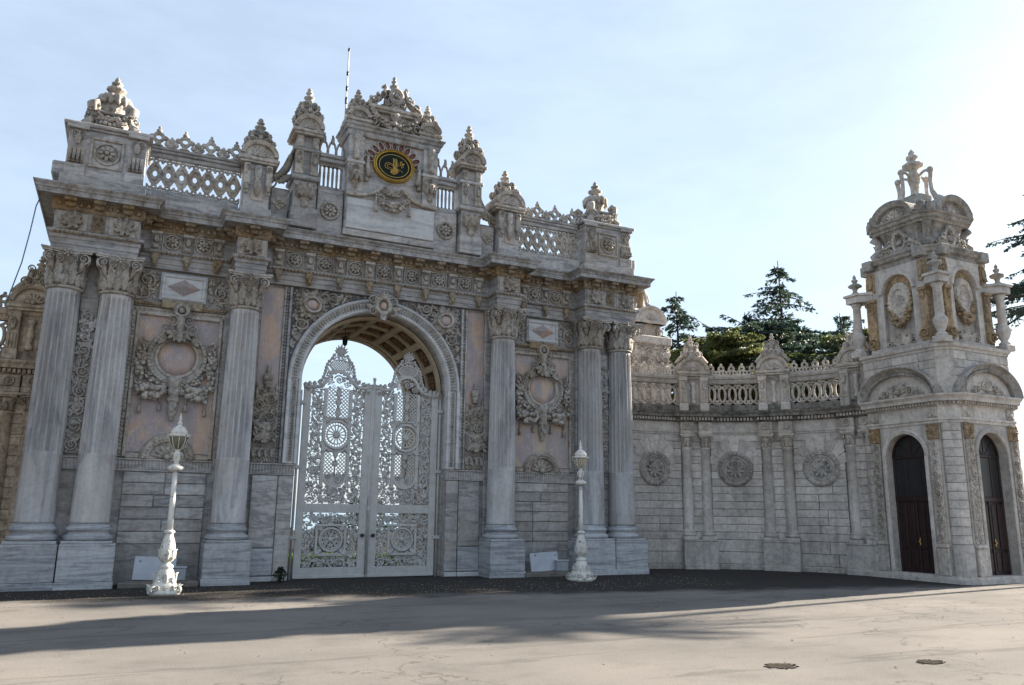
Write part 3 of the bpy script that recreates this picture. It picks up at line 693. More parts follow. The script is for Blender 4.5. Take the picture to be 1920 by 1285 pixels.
# ---- lower wall courses, fluted band, side bays
STN = {}
def course_stone(x0, x1, z0, z1, y, parent=gate, mat='marble', c=0.025, th=0.06, name='stone'):
    k = (round(x1-x0, 2), round(z1-z0, 2), mat, th)
    if k not in STN:
        g = Geo(); w, h = k[0], k[1]; box(g, -w/2+0.008, w/2-0.008, -th, 0.04, -h/2+0.010, h/2-0.010, c); STN[k] = g.mesh('stone', MT[mat])
    return obj(name, STN[k], parent=parent, loc=((x0+x1)/2, y, (z0+z1)/2))
rs = random.Random(4)
ZC = [0.0, 1.44, 1.88, 2.32, 2.76, 3.20, 3.64, 4.05]
for f in (-1, 1):
    for i in range(len(ZC)-1):
        a, b = 6.52, 9.40
        cuts = [a, b] if i == 0 else [a, a+(b-a)*rs.choice((0.35, 0.5, 0.62)), b]
        for p, q in zip(cuts[:-1], cuts[1:]): course_stone(*sorted((f*p, f*q)), ZC[i], ZC[i+1], WY-0.02)
    for p, q in ((3.86, 4.86),):
        course_stone(*sorted((f*p, f*q)), 1.26, 4.05, WY-0.05, th=0.08); course_stone(*sorted((f*p, f*q)), 0.22, 1.25, WY-0.08, mat='plinth', th=0.12); course_stone(*sorted((f*3.84, f*4.86)), 0, 0.21, WY-0.12, mat='white', th=0.14)
    course_stone(*sorted((f*3.26, f*3.85)), 0.22, 4.05, WY-0.05, th=0.07); course_stone(*sorted((f*3.26, f*3.85)), 0, 0.21, WY-0.08, mat='white', th=0.12)
    for p, q in ((11.98, 12.47),): course_stone(*sorted((f*p, f*q)), 1.5, 4.05, 0.63, th=0.05)
def fluted_band(x0, x1, y, z0=4.06, z1=4.52):
    g = Geo(); box(g, x0, x1, y-0.05, y+0.1, z0, z1, 0.01); box(g, x0, x1, y-0.12, y, z1-0.06, z1, 0.015); box(g, x0, x1, y-0.10, y, z0, z0+0.05, 0.015)
    n = int((x1-x0)/0.115)
    for i in range(n):
        x = x0+(x1-x0)*(i+0.5)/n; box(g, x-0.034, x+0.034, y-0.09, y-0.03, z0+0.06, z1-0.07, 0.015)
    obj('fluted_band', g, MT['marble'], gate)
for f in (-1, 1):
    fluted_band(*sorted((f*6.35, f*9.75)), WY-0.02); fluted_band(*sorted((f*3.24, f*5.1)), WY-0.04); fluted_band(*sorted((f*10.85, f*11.42)), 0.6)
# ---- big framed bay with ring medallion, in local x about the bay centre
def bay(xc):
    p = Geo(); box(p, xc-1.46, xc+1.46, WY-0.03, WY+0.05, 4.75, 10.02, 0.02); pn = obj('marble_panel', p, MT['pink'], gate)
    g = Geo()
    for d0, d1, t in ((1.44, 1.56, 0.16), (1.58, 1.74, 0.10), (1.80, 1.86, 0.14)):      # nested mouldings
        for s in (-1, 1): box(g, xc+s*d0, xc+s*d1, WY-t, WY+0.05, 4.58, 10.0+d0-1.44, 0.02)
        box(g, xc-d1, xc+d1, WY-t-0.002, WY+0.05, 9.98+d0-1.44, 10.0+d1-1.44, 0.02)
    B = [(xc+s*1.655, WY-0.115, 4.7+k*0.145) for s in (-1, 1) for k in range(37)]+[(xc-1.6+k*0.145, WY-0.115, 10.21) for k in range(23)]
    beads(g, B, 0.055); obj('panel_frame', g, MT['carved'], pn)
    g = Geo(); box(g, xc-1.7, xc+1.7, WY-0.20, WY, 10.36, 10.50, 0.03); box(g, xc-0.75, xc+0.75, WY-0.26, WY, 10.30, 10.62, 0.03)
    beads(g, [(xc-1.65+k*0.12, WY-0.22, 10.40) for k in range(28)], 0.05); obj('string_course', g, MT['ochre'], gate)
    # tablet with diamond boss
    t = Geo(); box(t, xc-0.86, xc+0.86, WY-0.16, WY, 10.62, 11.74, 0.03)
    for a in ((-.80, 10.68, .80, 10.80), (-.80, 11.56, .80, 11.68), (-.80, 10.8, -.68, 11.56), (.68, 10.8, .80, 11.56)): box(t, xc+a[0], xc+a[2], WY-0.22, WY-0.1, a[1], a[3], 0.02)
    tb = obj('tablet', t, MT['white'], gate)
    t = Geo(); t.add([(xc-.62, WY-.16, 11.18), (xc, WY-.16, 10.84), (xc+.62, WY-.16, 11.18), (xc, WY-.16, 11.52), (xc, WY-.42, 11.18)], None, [(0, 1, 4), (1, 2, 4), (2, 3, 4), (3, 0, 4)]); obj('diamond_boss', t, MT['pink'], tb)
    t = Geo(); carve(t, lambda x, z: 0.90 < abs(x) < 1.72 and 10.6 < z < 11.78, -1.72, 1.72, 10.6, 11.78, 0, 11, 46, 0.30, 0.05, 1.1, under=150, ul=0.3)
    obj('scroll_carving', t, MT['carved'], gate, loc=(xc, WY-0.02, 0))
    # ring medallion
    ZM = 8.40; m = Geo(); arcsweep(m, xc, ZM, 0.0, [(0.66, WY-0.05), (0.70, WY-0.18), (0.78, WY-0.20), (0.82, WY-0.14), (0.92, WY-0.14), (0.95, WY-0.26), (1.06, WY-0.28), (1.12, WY-0.12), (1.13, WY)], 0, 360, 48, full=True)
    for k in range(44): a = k*2*pi/44; m.put(BUD, T4((xc+1.0*cos(a), WY-0.28, ZM+1.0*sin(a)), ry=-a, s=(0.075, 0.05, 0.035)))
    md = obj('medallion', m, MT['carved'], gate)
    m = Geo(); disc(m, xc, ZM, 0.69, WY-0.10, WY, 32, bulge=0.05); obj('medallion_disc', m, MT['pink'], md)
    c = Geo()                                           # cartouche crowning the ring
    arcsweep(c, 0, 10.25, 0.0, [(0.12, 0), (0.16, -0.22), (0.26, -0.24), (0.33, -0.1), (0.34, 0)], 0, 360, 20, full=True); c.put(BUD, T4((0, -0.16, 10.25), s=0.13))
    c.put(SHELL, T4((0, -0.1, 10.45), s=(0.28, 0.4, 0.26))); lathe(c, [(0.10, 9.3), (0.16, 9.5), (0.12, 9.75), (0.18, 9.9), (0.14, 10.0)], 9, (0, -0.12, 0))
    for f in (-1, 1):
        c.put(SCROLL, T4((f*0.30, -0.1, 9.86), s=(f*0.22, 0.35, 0.24))); c.put(SCROLL, T4((f*0.48, -0.08, 9.50), s=(f*0.24, 0.35, 0.24), ry=f*0.6)); c.put(SCROLL, T4((f*0.40, -0.12, 9.22), s=(-f*0.26, 0.4, 0.22)))
        for a in (0.2, 0.8, 1.4): c.put(LEAF, T4((f*0.1, -0.2, 9.42), ry=f*(pi-a*0.9), s=(0.26, 0.8, 0.50)))
        c.put(LEAF, T4((f*0.42, -0.1, 9.2), ry=f*2.4, s=(0.3, 0.7, 0.5)))
    c.put(LEAF, T4((0, -0.26, 9.5), ry=pi, s=(0.4, 0.9, 0.62))); obj('cartouche', c, MT['carved'], gate, loc=(xc, WY-0.1, 0))
    w = Geo()                                           # ribbons, swags and the central drop
    for f in (-1, 1):
        tube(w, [(f*1.05, -0.1, 8.95), (f*1.28, -0.15, 9.1), (f*1.36, -0.12, 8.95), (f*1.2, -0.1, 8.75)], 0.05, 5); w.put(ROSE5, T4((f*1.24, -0.08, 8.82), s=0.12))
        swag(w, f*1.26, 8.75, f*1.28, 7.45, 0.0, -0.05, 0.15, 18, 3); swag(w, f*1.30, 7.35, f*0.30, 7.35, 0.40, -0.05, 0.20, 18, 4)
        swag(w, f*1.18, 7.9, f*0.35, 7.30, 0.10, -0.03, 0.10, 10, 8)
        tassel(w, f*1.15, 7.1, 6.22, -0.03, 0.075); tassel(w, f*0.46, 7.1, 6.35, -0.03, 0.075)
    obj('garland', w, MT['carved'], gate, loc=(xc, WY-0.04, 0))
    w = Geo(); lathe(w, [(0.02, 5.95), (0.10, 6.02), (0.08, 6.15), (0.16, 6.25), (0.20, 6.5), (0.14, 6.62), (0.25, 6.75), (0.20, 6.95), (0.27, 7.1), (0.20, 7.25), (0.30, 7.4), (0.26, 7.62)], 12, (0, -0.08, 0))
    for k, z in enumerate((7.4, 7.0, 6.6)):
        for f in (-1, 0, 1): w.put(LEAF, T4((f*0.12, -0.22, z), ry=pi+f*0.5, s=(0.22, 0.5, 0.36)))
    obj('pendant_drop', w, MT['carved'], gate, loc=(xc, WY-0.06, 0))
    # fan lunette at the foot
    l = Geo(); arcsweep(l, xc, 4.53, 0.0, [(0.60, WY-0.08), (0.66, WY-0.2), (0.86, WY-0.22), (0.96, WY-0.1), (0.97, WY)], 0, 180, 26); prism(l, [(xc-0.62, 4.53)]+arc_pts(xc, 4.53, 0.62, 180, 0, 16), WY-0.09, WY)
    l.put(SHELL, T4((xc, WY-0.1, 4.56), s=(0.62, 0.5, 0.56))); beads(l, [(xc+0.76*cos(a), WY-0.22, 4.53+0.76*sin(a)) for a in np.linspace(0.1, 3.04, 18)], 0.05)
    for f in (-1, 1): box(l, xc+f*0.97, xc+f*1.46, WY-0.14, WY, 4.53, 4.72, 0.03)
    obj('fan_lunette', l, MT['carved'], gate)
    s = Geo()
    for f in (-1, 1): carve(s, lambda x, z: abs(x-f*1.77) < 0.10, f*1.77-0.1, f*1.77+0.1, 8.0, 9.6, -0.12, 13, 16, 0.1, 0.05)
    obj('side_drop', s, MT['carved'], gate, loc=(xc, WY, 0))
for f in (-1, 1): bay(f*7.98)

# ---- panels and trophies either side of the arch
for f in (-1, 1):
    g = Geo(); box(g, f*4.10, f*4.98, WY-0.04, WY+0.05, 4.55, 11.72, 0.02); pn = obj('marble_panel', g, MT['pink'], gate)
    g = Geo()
    for a, b, t in ((4.99, 5.08, 0.10), (4.03, 4.11, 0.10), (3.80, 3.90, 0.16)): box(g, f*a, f*b, WY-t, WY+0.05, 4.53, 11.80, 0.015)
    beads(g, [(f*3.965, WY-0.04, 4.6+0.14*k) for k in range(51)], 0.055); obj('panel_frame', g, MT['marble'], pn)
    t = Geo(); ball(t, (0, -0.14, 7.92), 0.21, 10); lathe(t, [(0.05, 8.1), (0.10, 8.2), (0.04, 8.28), (0.07, 8.36), (0.01, 8.5)], 8, (0, -0.14, 0)); lathe(t, [(0.14, 7.5), (0.10, 7.62), (0.20, 7.7), (0.12, 7.76)], 9, (0, -0.14, 0))
    for s in (-1, 1): lathe(t, [(0.05, 7.0), (0.07, 7.3), (0.03, 7.4), (0.06, 7.55), (0.01, 7.75)], 7, (s*0.38, -0.1, 0))
    carve(t, lambda x, z: abs(x) < 0.5 and 6.05 < z < 7.5 and abs(x) < 0.55-(z-6.8)*0.25, -0.5, 0.5, 6.05, 7.5, -0.02, 21, 44, 0.2, 0.05, 1.6, under=170, ul=0.3)
    lathe(t, [(0.34, 5.35), (0.42, 5.5), (0.40, 6.0), (0.46, 6.08)], 24, (0, -0.02, 0), fn=lambda r, z, th: r*(1+0.10*np.cos(11*th)))
    for k in range(5): t.put(ROSE5, T4((-0.4+0.2*k, -0.2, 5.22+0.05*(k % 2)), s=0.12))
    for k in range(4): t.put(LEAF, T4((-0.36+0.24*k, -0.08, 5.08), ry=pi, s=(0.22, 0.6, 0.38)))
    box(t, -0.5, 0.5, -0.12, 0, 5.02, 5.12, 0.02); carve(t, lambda x, z: abs(x) < 0.5, -0.5, 0.5, 4.58, 4.98, -0.03, 23, 14, 0.14, 0.05, under=40, ul=0.2); carve(t, lambda x, z: abs(x) < 0.46 and 5.3 < z < 6.1, -0.46, 0.46, 5.3, 6.1, -0.38, 25, 8, 0.14, 0.05, under=60, ul=0.24)
    obj('trophy_carving', t, MT['carved'], gate, loc=(f*4.54, WY-0.02, 0))
# ---- archivolt, keystone, spandrels
g = Geo(); AP = [(0.0, WY+0.2), (0.0, WY-0.16), (0.05, WY-0.22), (0.10, WY-0.22), (0.13, WY-0.15), (0.40, WY-0.15), (0.44, WY-0.24), (0.50, WY-0.28), (0.56, WY-0.20), (0.57, WY)]
arcsweep(g, 0, ZS, 3.20, AP, 0, 180, 72)
for f in (-1, 1):
    for (a, b, t) in ((3.20, 3.32, 0.22), (3.33, 3.62, 0.15), (3.63, 3.77, 0.27)): box(g, f*a, f*b, WY-t, WY+0.2 if a < 3.3 else WY, 4.53, ZS, 0.02)
obj('archivolt', g, MT['white'], gate)
g = Geo()
for k in range(84):
    a = pi*(k+0.5)/84; g.put(LEAF2, T4((3.36*cos(a), WY-0.15, ZS+3.36*sin(a)), ry=pi/2-a, s=(0.13, 0.25, 0.24)))
for f in (-1, 1):
    for k in range(27): g.put(LEAF2, T4((f*3.47, WY-0.15, 4.62+k*0.122), s=(0.2, 0.25, 0.12)))
obj('leaf_moulding', g, MT['carved'], gate)
g = Geo(); box(g, -0.26, 0.26, -0.34, 0, 10.95, 11.9, 0.05); arcsweep(g, 0, 11.38, 0, [(0.16, -0.30), (0.22, -0.50), (0.36, -0.50), (0.46, -0.28)], 0, 360, 28, rz=0.04, full=True)
for f in (-1, 1): g.put(SCROLL, T4((f*0.46, -0.26, 11.60), s=(f*0.28, 0.6, 0.26))); g.put(SCROLL, T4((f*0.42, -0.26, 11.12), s=(f*0.26, 0.6, 0.24), ry=f)); g.put(LEAF, T4((f*0.40, -0.3, 11.3), ry=f*1.5, s=(0.3, 0.6, 0.4)))
g.put(SHELL, T4((0, -0.36, 11.66), s=(0.44, 0.6, 0.36))); g.put(LEAF, T4((0, -0.38, 11.12), ry=pi, s=(0.46, 0.7, 0.46)))
kb = obj('keystone', g, MT['carved'], gate, loc=(0, WY-0.1, 0)); g = Geo(); ball(g, (0, -0.36, 11.38), 0.18, 9, (1, 0.7, 1.15)); obj('pink_boss', g, MT['pink'], kb)
for f in (-1, 1):
    g = Geo(); prism(g, [(f*3.78, 7.9), (f*3.78, 11.83), (f*0.05, 11.83), (f*0.05, ZS+3.74)]+[(f*3.74*sin(a), ZS+3.74*cos(a)) for a in np.linspace(0.02, pi/2, 24)], WY-0.03, WY+0.02); obj('spandrel_ground', g, MT['recess_shade'], gate)
    t = Geo(); OX, OZ = 2.98, 11.12
    h = Geo(); arcsweep(h, 0, 0, 0, [(0.24, -0.05), (0.29, -0.26), (0.38, -0.28), (0.44, -0.12), (0.56, -0.14), (0.60, -0.05)], 0, 360, 30, full=True); t.put(h, T4((OX, WY-0.02, OZ), ry=-0.6, s=(1.0, 1.3, 0.9)))
    for k in range(20): a = k*2*pi/20; t.put(BUD, T4((OX+0.62*cos(a), WY-0.10, OZ+0.56*sin(a)), s=(0.07, 0.12, 0.07)))
    for k in range(9): a = k*2*pi/9; t.put(LEAF, T4((OX+0.40*cos(a), WY-0.16, OZ+0.36*sin(a)), ry=pi/2-a, s=(0.24, 0.4, 0.22)))
    for k in range(7): a = k*2*pi/7; t.put(LEAF, T4((OX+0.45*cos(a), WY-0.08, OZ+0.45*sin(a)), ry=pi/2-a, s=(0.3, 0.6, 0.28)))
    ins = lambda x, z: 0.42 < x < 3.76 and z < 11.84 and math.hypot(x, z-ZS) > 3.80 and math.hypot(x-OX, z-OZ) > 0.55
    carve(t, ins, 0.4, 3.76, 7.9, 11.84, WY-0.02, 31, 120, 0.34, 0.045, 1.25, 16000, under=420, ul=0.34)
    t = t if f > 0 else Geo().put(t, np.diag([-1., 1, 1, 1]))
    so = obj('spandrel_carving', t, MT['carved'], gate)
    g = Geo(); ball(g, (0, 0, 0), 0.28, 12, (1.1, 0.6, 0.9)); obj('pink_boss', g, MT['pink'], so, loc=(f*OX, WY-0.18, OZ))
# ---- coffered vault
g = Geo(); RB = 3.22
for y0, y1 in ((1.62, 1.9), (3.0, 3.22), (4.32, 4.54), (5.66, 5.94)): arcsweep(g, 0, ZS, RB, [(0.06, y0), (-0.16, y0), (-0.16, y1), (0.06, y1)], 0, 180, 48)
for f in (-1, 1): box(g, f*3.04, f*3.26, 1.6, 6.0, ZS-0.35, ZS+0.02, 0.03)
for k in range(9):
    a = pi*k/8; h = Geo(); box(h, -0.15, 0.15, 1.9, 5.66, -0.19, 0.10, 0.02); g.put(h, T4((RB*cos(a), 0, ZS+RB*sin(a)), ry=pi/2-a))
vr = obj('vault_rib', g, MT['cream'], gate)
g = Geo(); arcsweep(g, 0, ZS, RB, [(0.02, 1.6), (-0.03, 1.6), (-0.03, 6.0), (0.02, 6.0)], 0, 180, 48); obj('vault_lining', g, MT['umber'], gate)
g = Geo(); g.put(ROSE, T4((0, 0, 0), s=(0.36, 0.36, 0.36))); arcsweep(g, 0, 0, 0.44, [(0, 0.02), (0.02, -0.06), (0.07, -0.06), (0.09, 0.02)], 0, 360, 24, full=True)
g.warp(lambda v: v[:, [0, 2, 1]]*np.array([1, 1, 1])); VR = g.mesh('vault_rosette', MT['russet'])
for k in range(8):
    a = pi*(k+0.5)/8
    for y in (2.45, 3.77, 5.1):
        o = obj('vault_rosette', VR, parent=gate); o.matrix_local = Matrix.Translation(((RB-0.03)*cos(a), y, ZS+(RB-0.03)*sin(a))) @ Matrix.Rotation(pi/2-a, 4, 'Y')
g = Geo(); AP2 = [(0.0, 6.7), (0.0, 6.2), (-0.12, 6.2), (-0.12, 6.7)]; arcsweep(g, 0, ZS, 3.2, AP2, 0, 180, 48)
for f in (-1, 1): box(g, f*3.08, f*3.22, 6.2, 6.7, 0, ZS, 0.02)
obj('rear_arch_moulding', g, MT['cream'], gate)
for f in (-1, 1):
    for k in range(3): g = Geo(); box(g, f*3.14, f*3.24, 1.8+k*1.45, 3.05+k*1.45, 0.9, 6.9, 0.03); obj('jamb_panel', g, MT['cream'], gate)
# ================================================================== ATTIC OF THE GATEWAY
AY = 0.15
def attic_block(g, x0, x1, y0, y1, z0, z1, cap=0.10):
    box(g, x0, x1, y0, y1, z0, z1, 0.02)
    if cap:
        box(g, x0-cap*0.5, x1+cap*0.5, y0-cap*0.5, y1+0.03, z1, z1+0.07, 0.02); box(g, x0-cap, x1+cap, y0-cap, y1+0.06, z1+0.072, z1+0.16, 0.03)
# base courses
for f in (-1, 1):
    for a in ((12.62, 9.72, -0.20, 2.6, 14.162, 14.75), (9.71, 6.30, 0.20, 1.0, 14.162, 14.80), (6.29, 5.07, -0.24, 1.2, 14.162, 14.62), (5.06, 4.36, 0.24, 1.1, 14.162, 15.75), (3.17, 2.07, 0.20, 1.1, 14.162, 16.12)):
        g = Geo(); box(g, f*a[0], f*a[1], *a[2:], 0.02); obj('attic_base', g, MT['marble'], gate)
# corner pedestals with urns
URN = urn_geo().mesh('corner_urn', MT['carved'])
for f in (-1, 1):
    g = Geo(); xc = f*11.17; box(g, xc-1.32, xc+1.32, -0.05, 2.5, 14.75, 16.62, 0.02); box(g, xc-1.40, xc+1.40, -0.12, 2.55, 16.62, 16.72, 0.02); box(g, xc-1.52, xc+1.52, -0.22, 2.6, 16.722, 16.86, 0.03)
    for s in (-1, 1): box(g, xc+s*0.66, xc+s*1.34, -0.16, 0.3, 14.75, 15.2, 0.02); box(g, xc+s*0.66, xc+s*1.40, -0.22, 0.3, 16.58, 16.74, 0.02)
    box(g, xc-1.75, xc-1.3, 0.1, 2.2, 14.76, 15.3, 0.05) if f < 0 else box(g, xc+1.3, xc+1.75, 0.1, 2.2, 14.76, 15.3, 0.05)
    pd = obj('corner_pedestal', g, MT['marble'], gate)
    g = Geo()
    for a in ((-.58, 15.18, .58, 15.28), (-.58, 16.28, .58, 16.38), (-.58, 15.28, -.48, 16.28), (.48, 15.28, .58, 16.28)): box(g, xc+a[0], xc+a[2], -0.13, 0, a[1], a[3], 0.02)
    arcsweep(g, xc, 15.78, 0.36, [(0, -0.05), (0.02, -0.12), (0.08, -0.12), (0.1, -0.05)], 0, 360, 24, full=True); g.put(ROSE, T4((xc, -0.08, 15.78), s=(0.34, 0.5, 0.34))); obj('square_rosette', g, MT['carved'], pd)
    for s in (-1, 1):
        g = Geo(); x = xc+s*1.0; g.put(SCROLL, T4((x-0.08, -0.12, 16.38), s=(0.16, 0.4, 0.16))); g.put(SCROLL, T4((x+0.12, -0.12, 16.38), s=(-0.16, 0.4, 0.16))); g.put(LEAF, T4((x, -0.16, 16.36), ry=pi, s=(0.34, 0.8, 0.5)))
        for k in range(4): box(g, x-0.27+k*0.14, x-0.15+k*0.14, -0.22, -0.05, 15.25, 15.82, 0.03); g.put(LEAF2, T4((x-0.21+k*0.14, -0.2, 15.55), ry=pi, s=(0.14, 0.5, 0.3)))
        obj('console', g, MT['carved'], pd)
    obj('corner_urn', URN, parent=gate, loc=(xc, 1.1, 16.86), s=(0.90, 0.90, 1.0))
# pierced balustrades over the side bays: rings, quatrefoil crossings and rails
def rail_geo(L):
    g = Geo(); box(g, -L/2, L/2, -0.10, 0.10, 16.28, 16.46, 0.02); box(g, -L/2, L/2, -0.16, 0.16, 16.462, 16.60, 0.03); box(g, -L/2, L/2, -0.2, 0.2, 16.602, 16.72, 0.03); box(g, -L/2, L/2, -0.14, 0.14, 14.802, 14.92, 0.03); return g
def lattice_cell(w, h, mat):
    g = Geo(); A = 0.40
    for s in (-1, 1):               # two broad strands crossing between the eyes
        P = [(w*(t-0.5), -0.02*s, s*A*cos(pi*(t-0.5))) for t in np.linspace(0, 1, 13)]; tube(g, P, 0.088, 4, False, 1.2)
    arcsweep(g, 0, 0, 0.085, [(0, -0.06), (0.13, -0.07), (0.13, 0.06), (0, 0.06)], 0, 360, 16, rz=0.14, full=True)
    for s in (-1, 1):
        arcsweep(g, 0, s*0.54, 0.045, [(0, -0.06), (0.075, -0.06), (0.075, 0.06), (0, 0.06)], 0, 360, 10, full=True); box(g, -0.04, 0.04, -0.05, 0.05, s*0.60, s*h*0.5, 0.01)
        for q in (-1, 1): tube(g, [(q*0.08, 0, s*0.55), (q*w*0.30, 0, s*0.60), (q*w*0.5, 0, s*0.50)], 0.05, 4); box(g, q*w*0.5-0.035, q*w*0.5+0.035, -0.05, 0.05, s*0.46, s*h*0.5, 0.01)
        box(g, -0.03, 0.03, -0.05, 0.05, s*0.2, s*0.4, 0.01)
    return g.mesh('lattice_eye', mat)
LAT = lattice_cell(0.5, 1.36, MT['carved'])
g = Geo()
def quatrefoil(g, x, z, r, t=0.055, loops=((0, 1), (-0.85, 0.25), (0.85, 0.25))):
    for a, b in loops: arcsweep(g, x+a*r, z+b*r, r*0.52, [(0, -0.06), (t*1.4, -0.06), (t*1.4, 0.06), (0, 0.06)], 0, 360, 12, full=True)
    box(g, x-0.05, x+0.05, -0.05, 0.05, z-0.9*r, z+0.5*r, 0.01); ball(g, (x, 0, z+1.75*r), 0.06, 6); return g
h = Geo(); arcsweep(h, 0, 0.42, 0.11, [(0, -0.07), (0.11, -0.08), (0.11, 0.08), (0, 0.07)], 0, 360, 16, full=True)
for x, z, r in ((-0.25, 0.42, 0.12), (0.25, 0.42, 0.12), (0, 0.68, 0.12), (0, 0.84, 0.06)): ball(h, (x, 0, z), r, 8, (1, 0.7, 1))
lathe(h, [(0.26, 0), (0.22, 0.06), (0.10, 0.14), (0.12, 0.26)], 8); CRL = h.mesh('crest_quatrefoil', MT['carved'])
h = Geo(); lathe(h, [(0.24, 0), (0.20, 0.05), (0.12, 0.10), (0.12, 0.2)], 8)
for x, z, r in ((-0.15, 0.20, 0.12), (0.15, 0.20, 0.12), (0, 0.34, 0.14), (0, 0.48, 0.05)): ball(h, (x, 0, z), r, 8, (1, 0.7, 1))
CRS = h.mesh('crest_trefoil', MT['carved'])
for f in (-1, 1):
    L = 3.42; xc = f*8.0; r = obj('balustrade_rail', rail_geo(L), MT['marble'], gate, loc=(xc, 0.55, 0))
    for k in range(7): obj('lattice_eye', LAT, parent=r, loc=(-L/2+L*(k+0.5)/7, 0, 15.60))
    for k in range(7): obj('crest_quatrefoil' if k % 2 == 0 else 'crest_trefoil', CRL if k % 2 == 0 else CRS, parent=r, loc=(-L/2+L*(k+0.5)/7, 0, 16.72))
# pedestals over the single columns
def arched_cap(g, w, z, y0, y1, rise):      # segmental hood with side returns
    pr = [(-w, z)]+arc_pts(0, z+0.12, w, 180, 0, 20, rise)+[(w, z)]
    prism(g, pr, y0+0.10, y1); arcsweep(g, 0, z+0.12, w-0.16, [(0, y0), (0.08, y0-0.04), (0.16, y0-0.06), (0.17, y0+0.2), (0, y0+0.2)], 0, 180, 20, rz=rise-0.16)
    box(g, -w-0.06, w+0.06, y0-0.04, y1+0.03, z-0.14, z, 0.03); box(g, -w, w, y0+0.02, y1, z-0.24, z-0.142, 0.02)
    g.put(SHELL, T4((0, y0+0.08, z+0.06), s=(0.5*w, 0.3, 0.62*rise))); return g
FINS = swirl_finial(Geo(), 1.25, 1.5).mesh('finial', MT['carved'])
for f in (-1, 1):
    xc = f*5.68; g = Geo(); box(g, -0.50, 0.50, -0.12, 1.1, 14.622, 16.50, 0.02); pd = obj('pedestal', g, MT['marble'], gate, loc=(xc, 0, 0))
    for s in (-1, 1):
        g = Geo(); box(g, s*0.30, s*0.56, -0.26, -0.1, 15.55, 16.48, 0.04); g.put(SCROLL, T4((s*0.43, -0.26, 16.30), s=(s*0.13, 0.3, 0.13))); g.put(LEAF, T4((s*0.43, -0.24, 15.62), ry=pi, s=(0.24, 0.6, 0.35))); box(g, s*0.34, s*0.52, -0.22, -0.1, 15.2, 15.56, 0.05); obj('console', g, MT['carved'], pd)
    g = Geo(); prism(g, [(-0.22, 14.95), (0.22, 14.95)]+arc_pts(0, 15.45, 0.22, 0, 180, 12), -0.15, -0.1); obj('pink_niche', g, MT['pink'], pd)
    g = Geo(); lathe(g, [(0.03, 15.1), (0.12, 15.3), (0.17, 15.6), (0.1, 15.85), (0.17, 16.1), (0.14, 16.4)], 10, (0, -0.2, 0)); obj('niche_baluster', g, MT['carved'], pd)
    g = arched_cap(Geo(), 0.74, 16.76, -0.28, 1.2, 0.62); obj('arched_hood', g, MT['carved'], pd)
    obj('finial', FINS, parent=pd, loc=(0, 0.4, 17.3))
    # wall with diamond relief and the volute that climbs to the taller pier
    g = Geo(); h = Geo(); box(h, -0.24, 0.24, -0.05, 0, -0.24, 0.24, 0.02); g.put(h, T4((f*4.72, 0.23, 15.15), ry=pi/4, s=(0.9, 1, 0.9))); g.put(ROSE5, T4((f*4.72, 0.18, 15.15), s=0.2)); obj('diamond_relief', g, MT['carved'], gate)
    g = Geo(); h = Geo(); tube(h, [(0.95, 0, 15.85), (0.95, 0, 16.1), (0.7, 0, 16.35), (0.4, 0, 16.55), (0.16, 0, 16.9), (0.0, 0, 17.5)], [0.16, 0.2, 0.17, 0.16, 0.18, 0.12], 7, flat=1.5); h.put(SCROLL, T4((0.80, -0.18, 16.12), s=(0.28, 0.4, 0.28))); h.put(LEAF, T4((0.5, -0.2, 16.1), ry=-0.9, s=(0.4, 0.7, 0.7))); box(h, 0, 1.0, -0.2, 0.3, 15.76, 15.88, 0.02)
    g.put(h, T4((f*4.30, 0.62, 0), s=(f, 1, 1))); obj('volute_buttress', g, MT['carved'], gate)
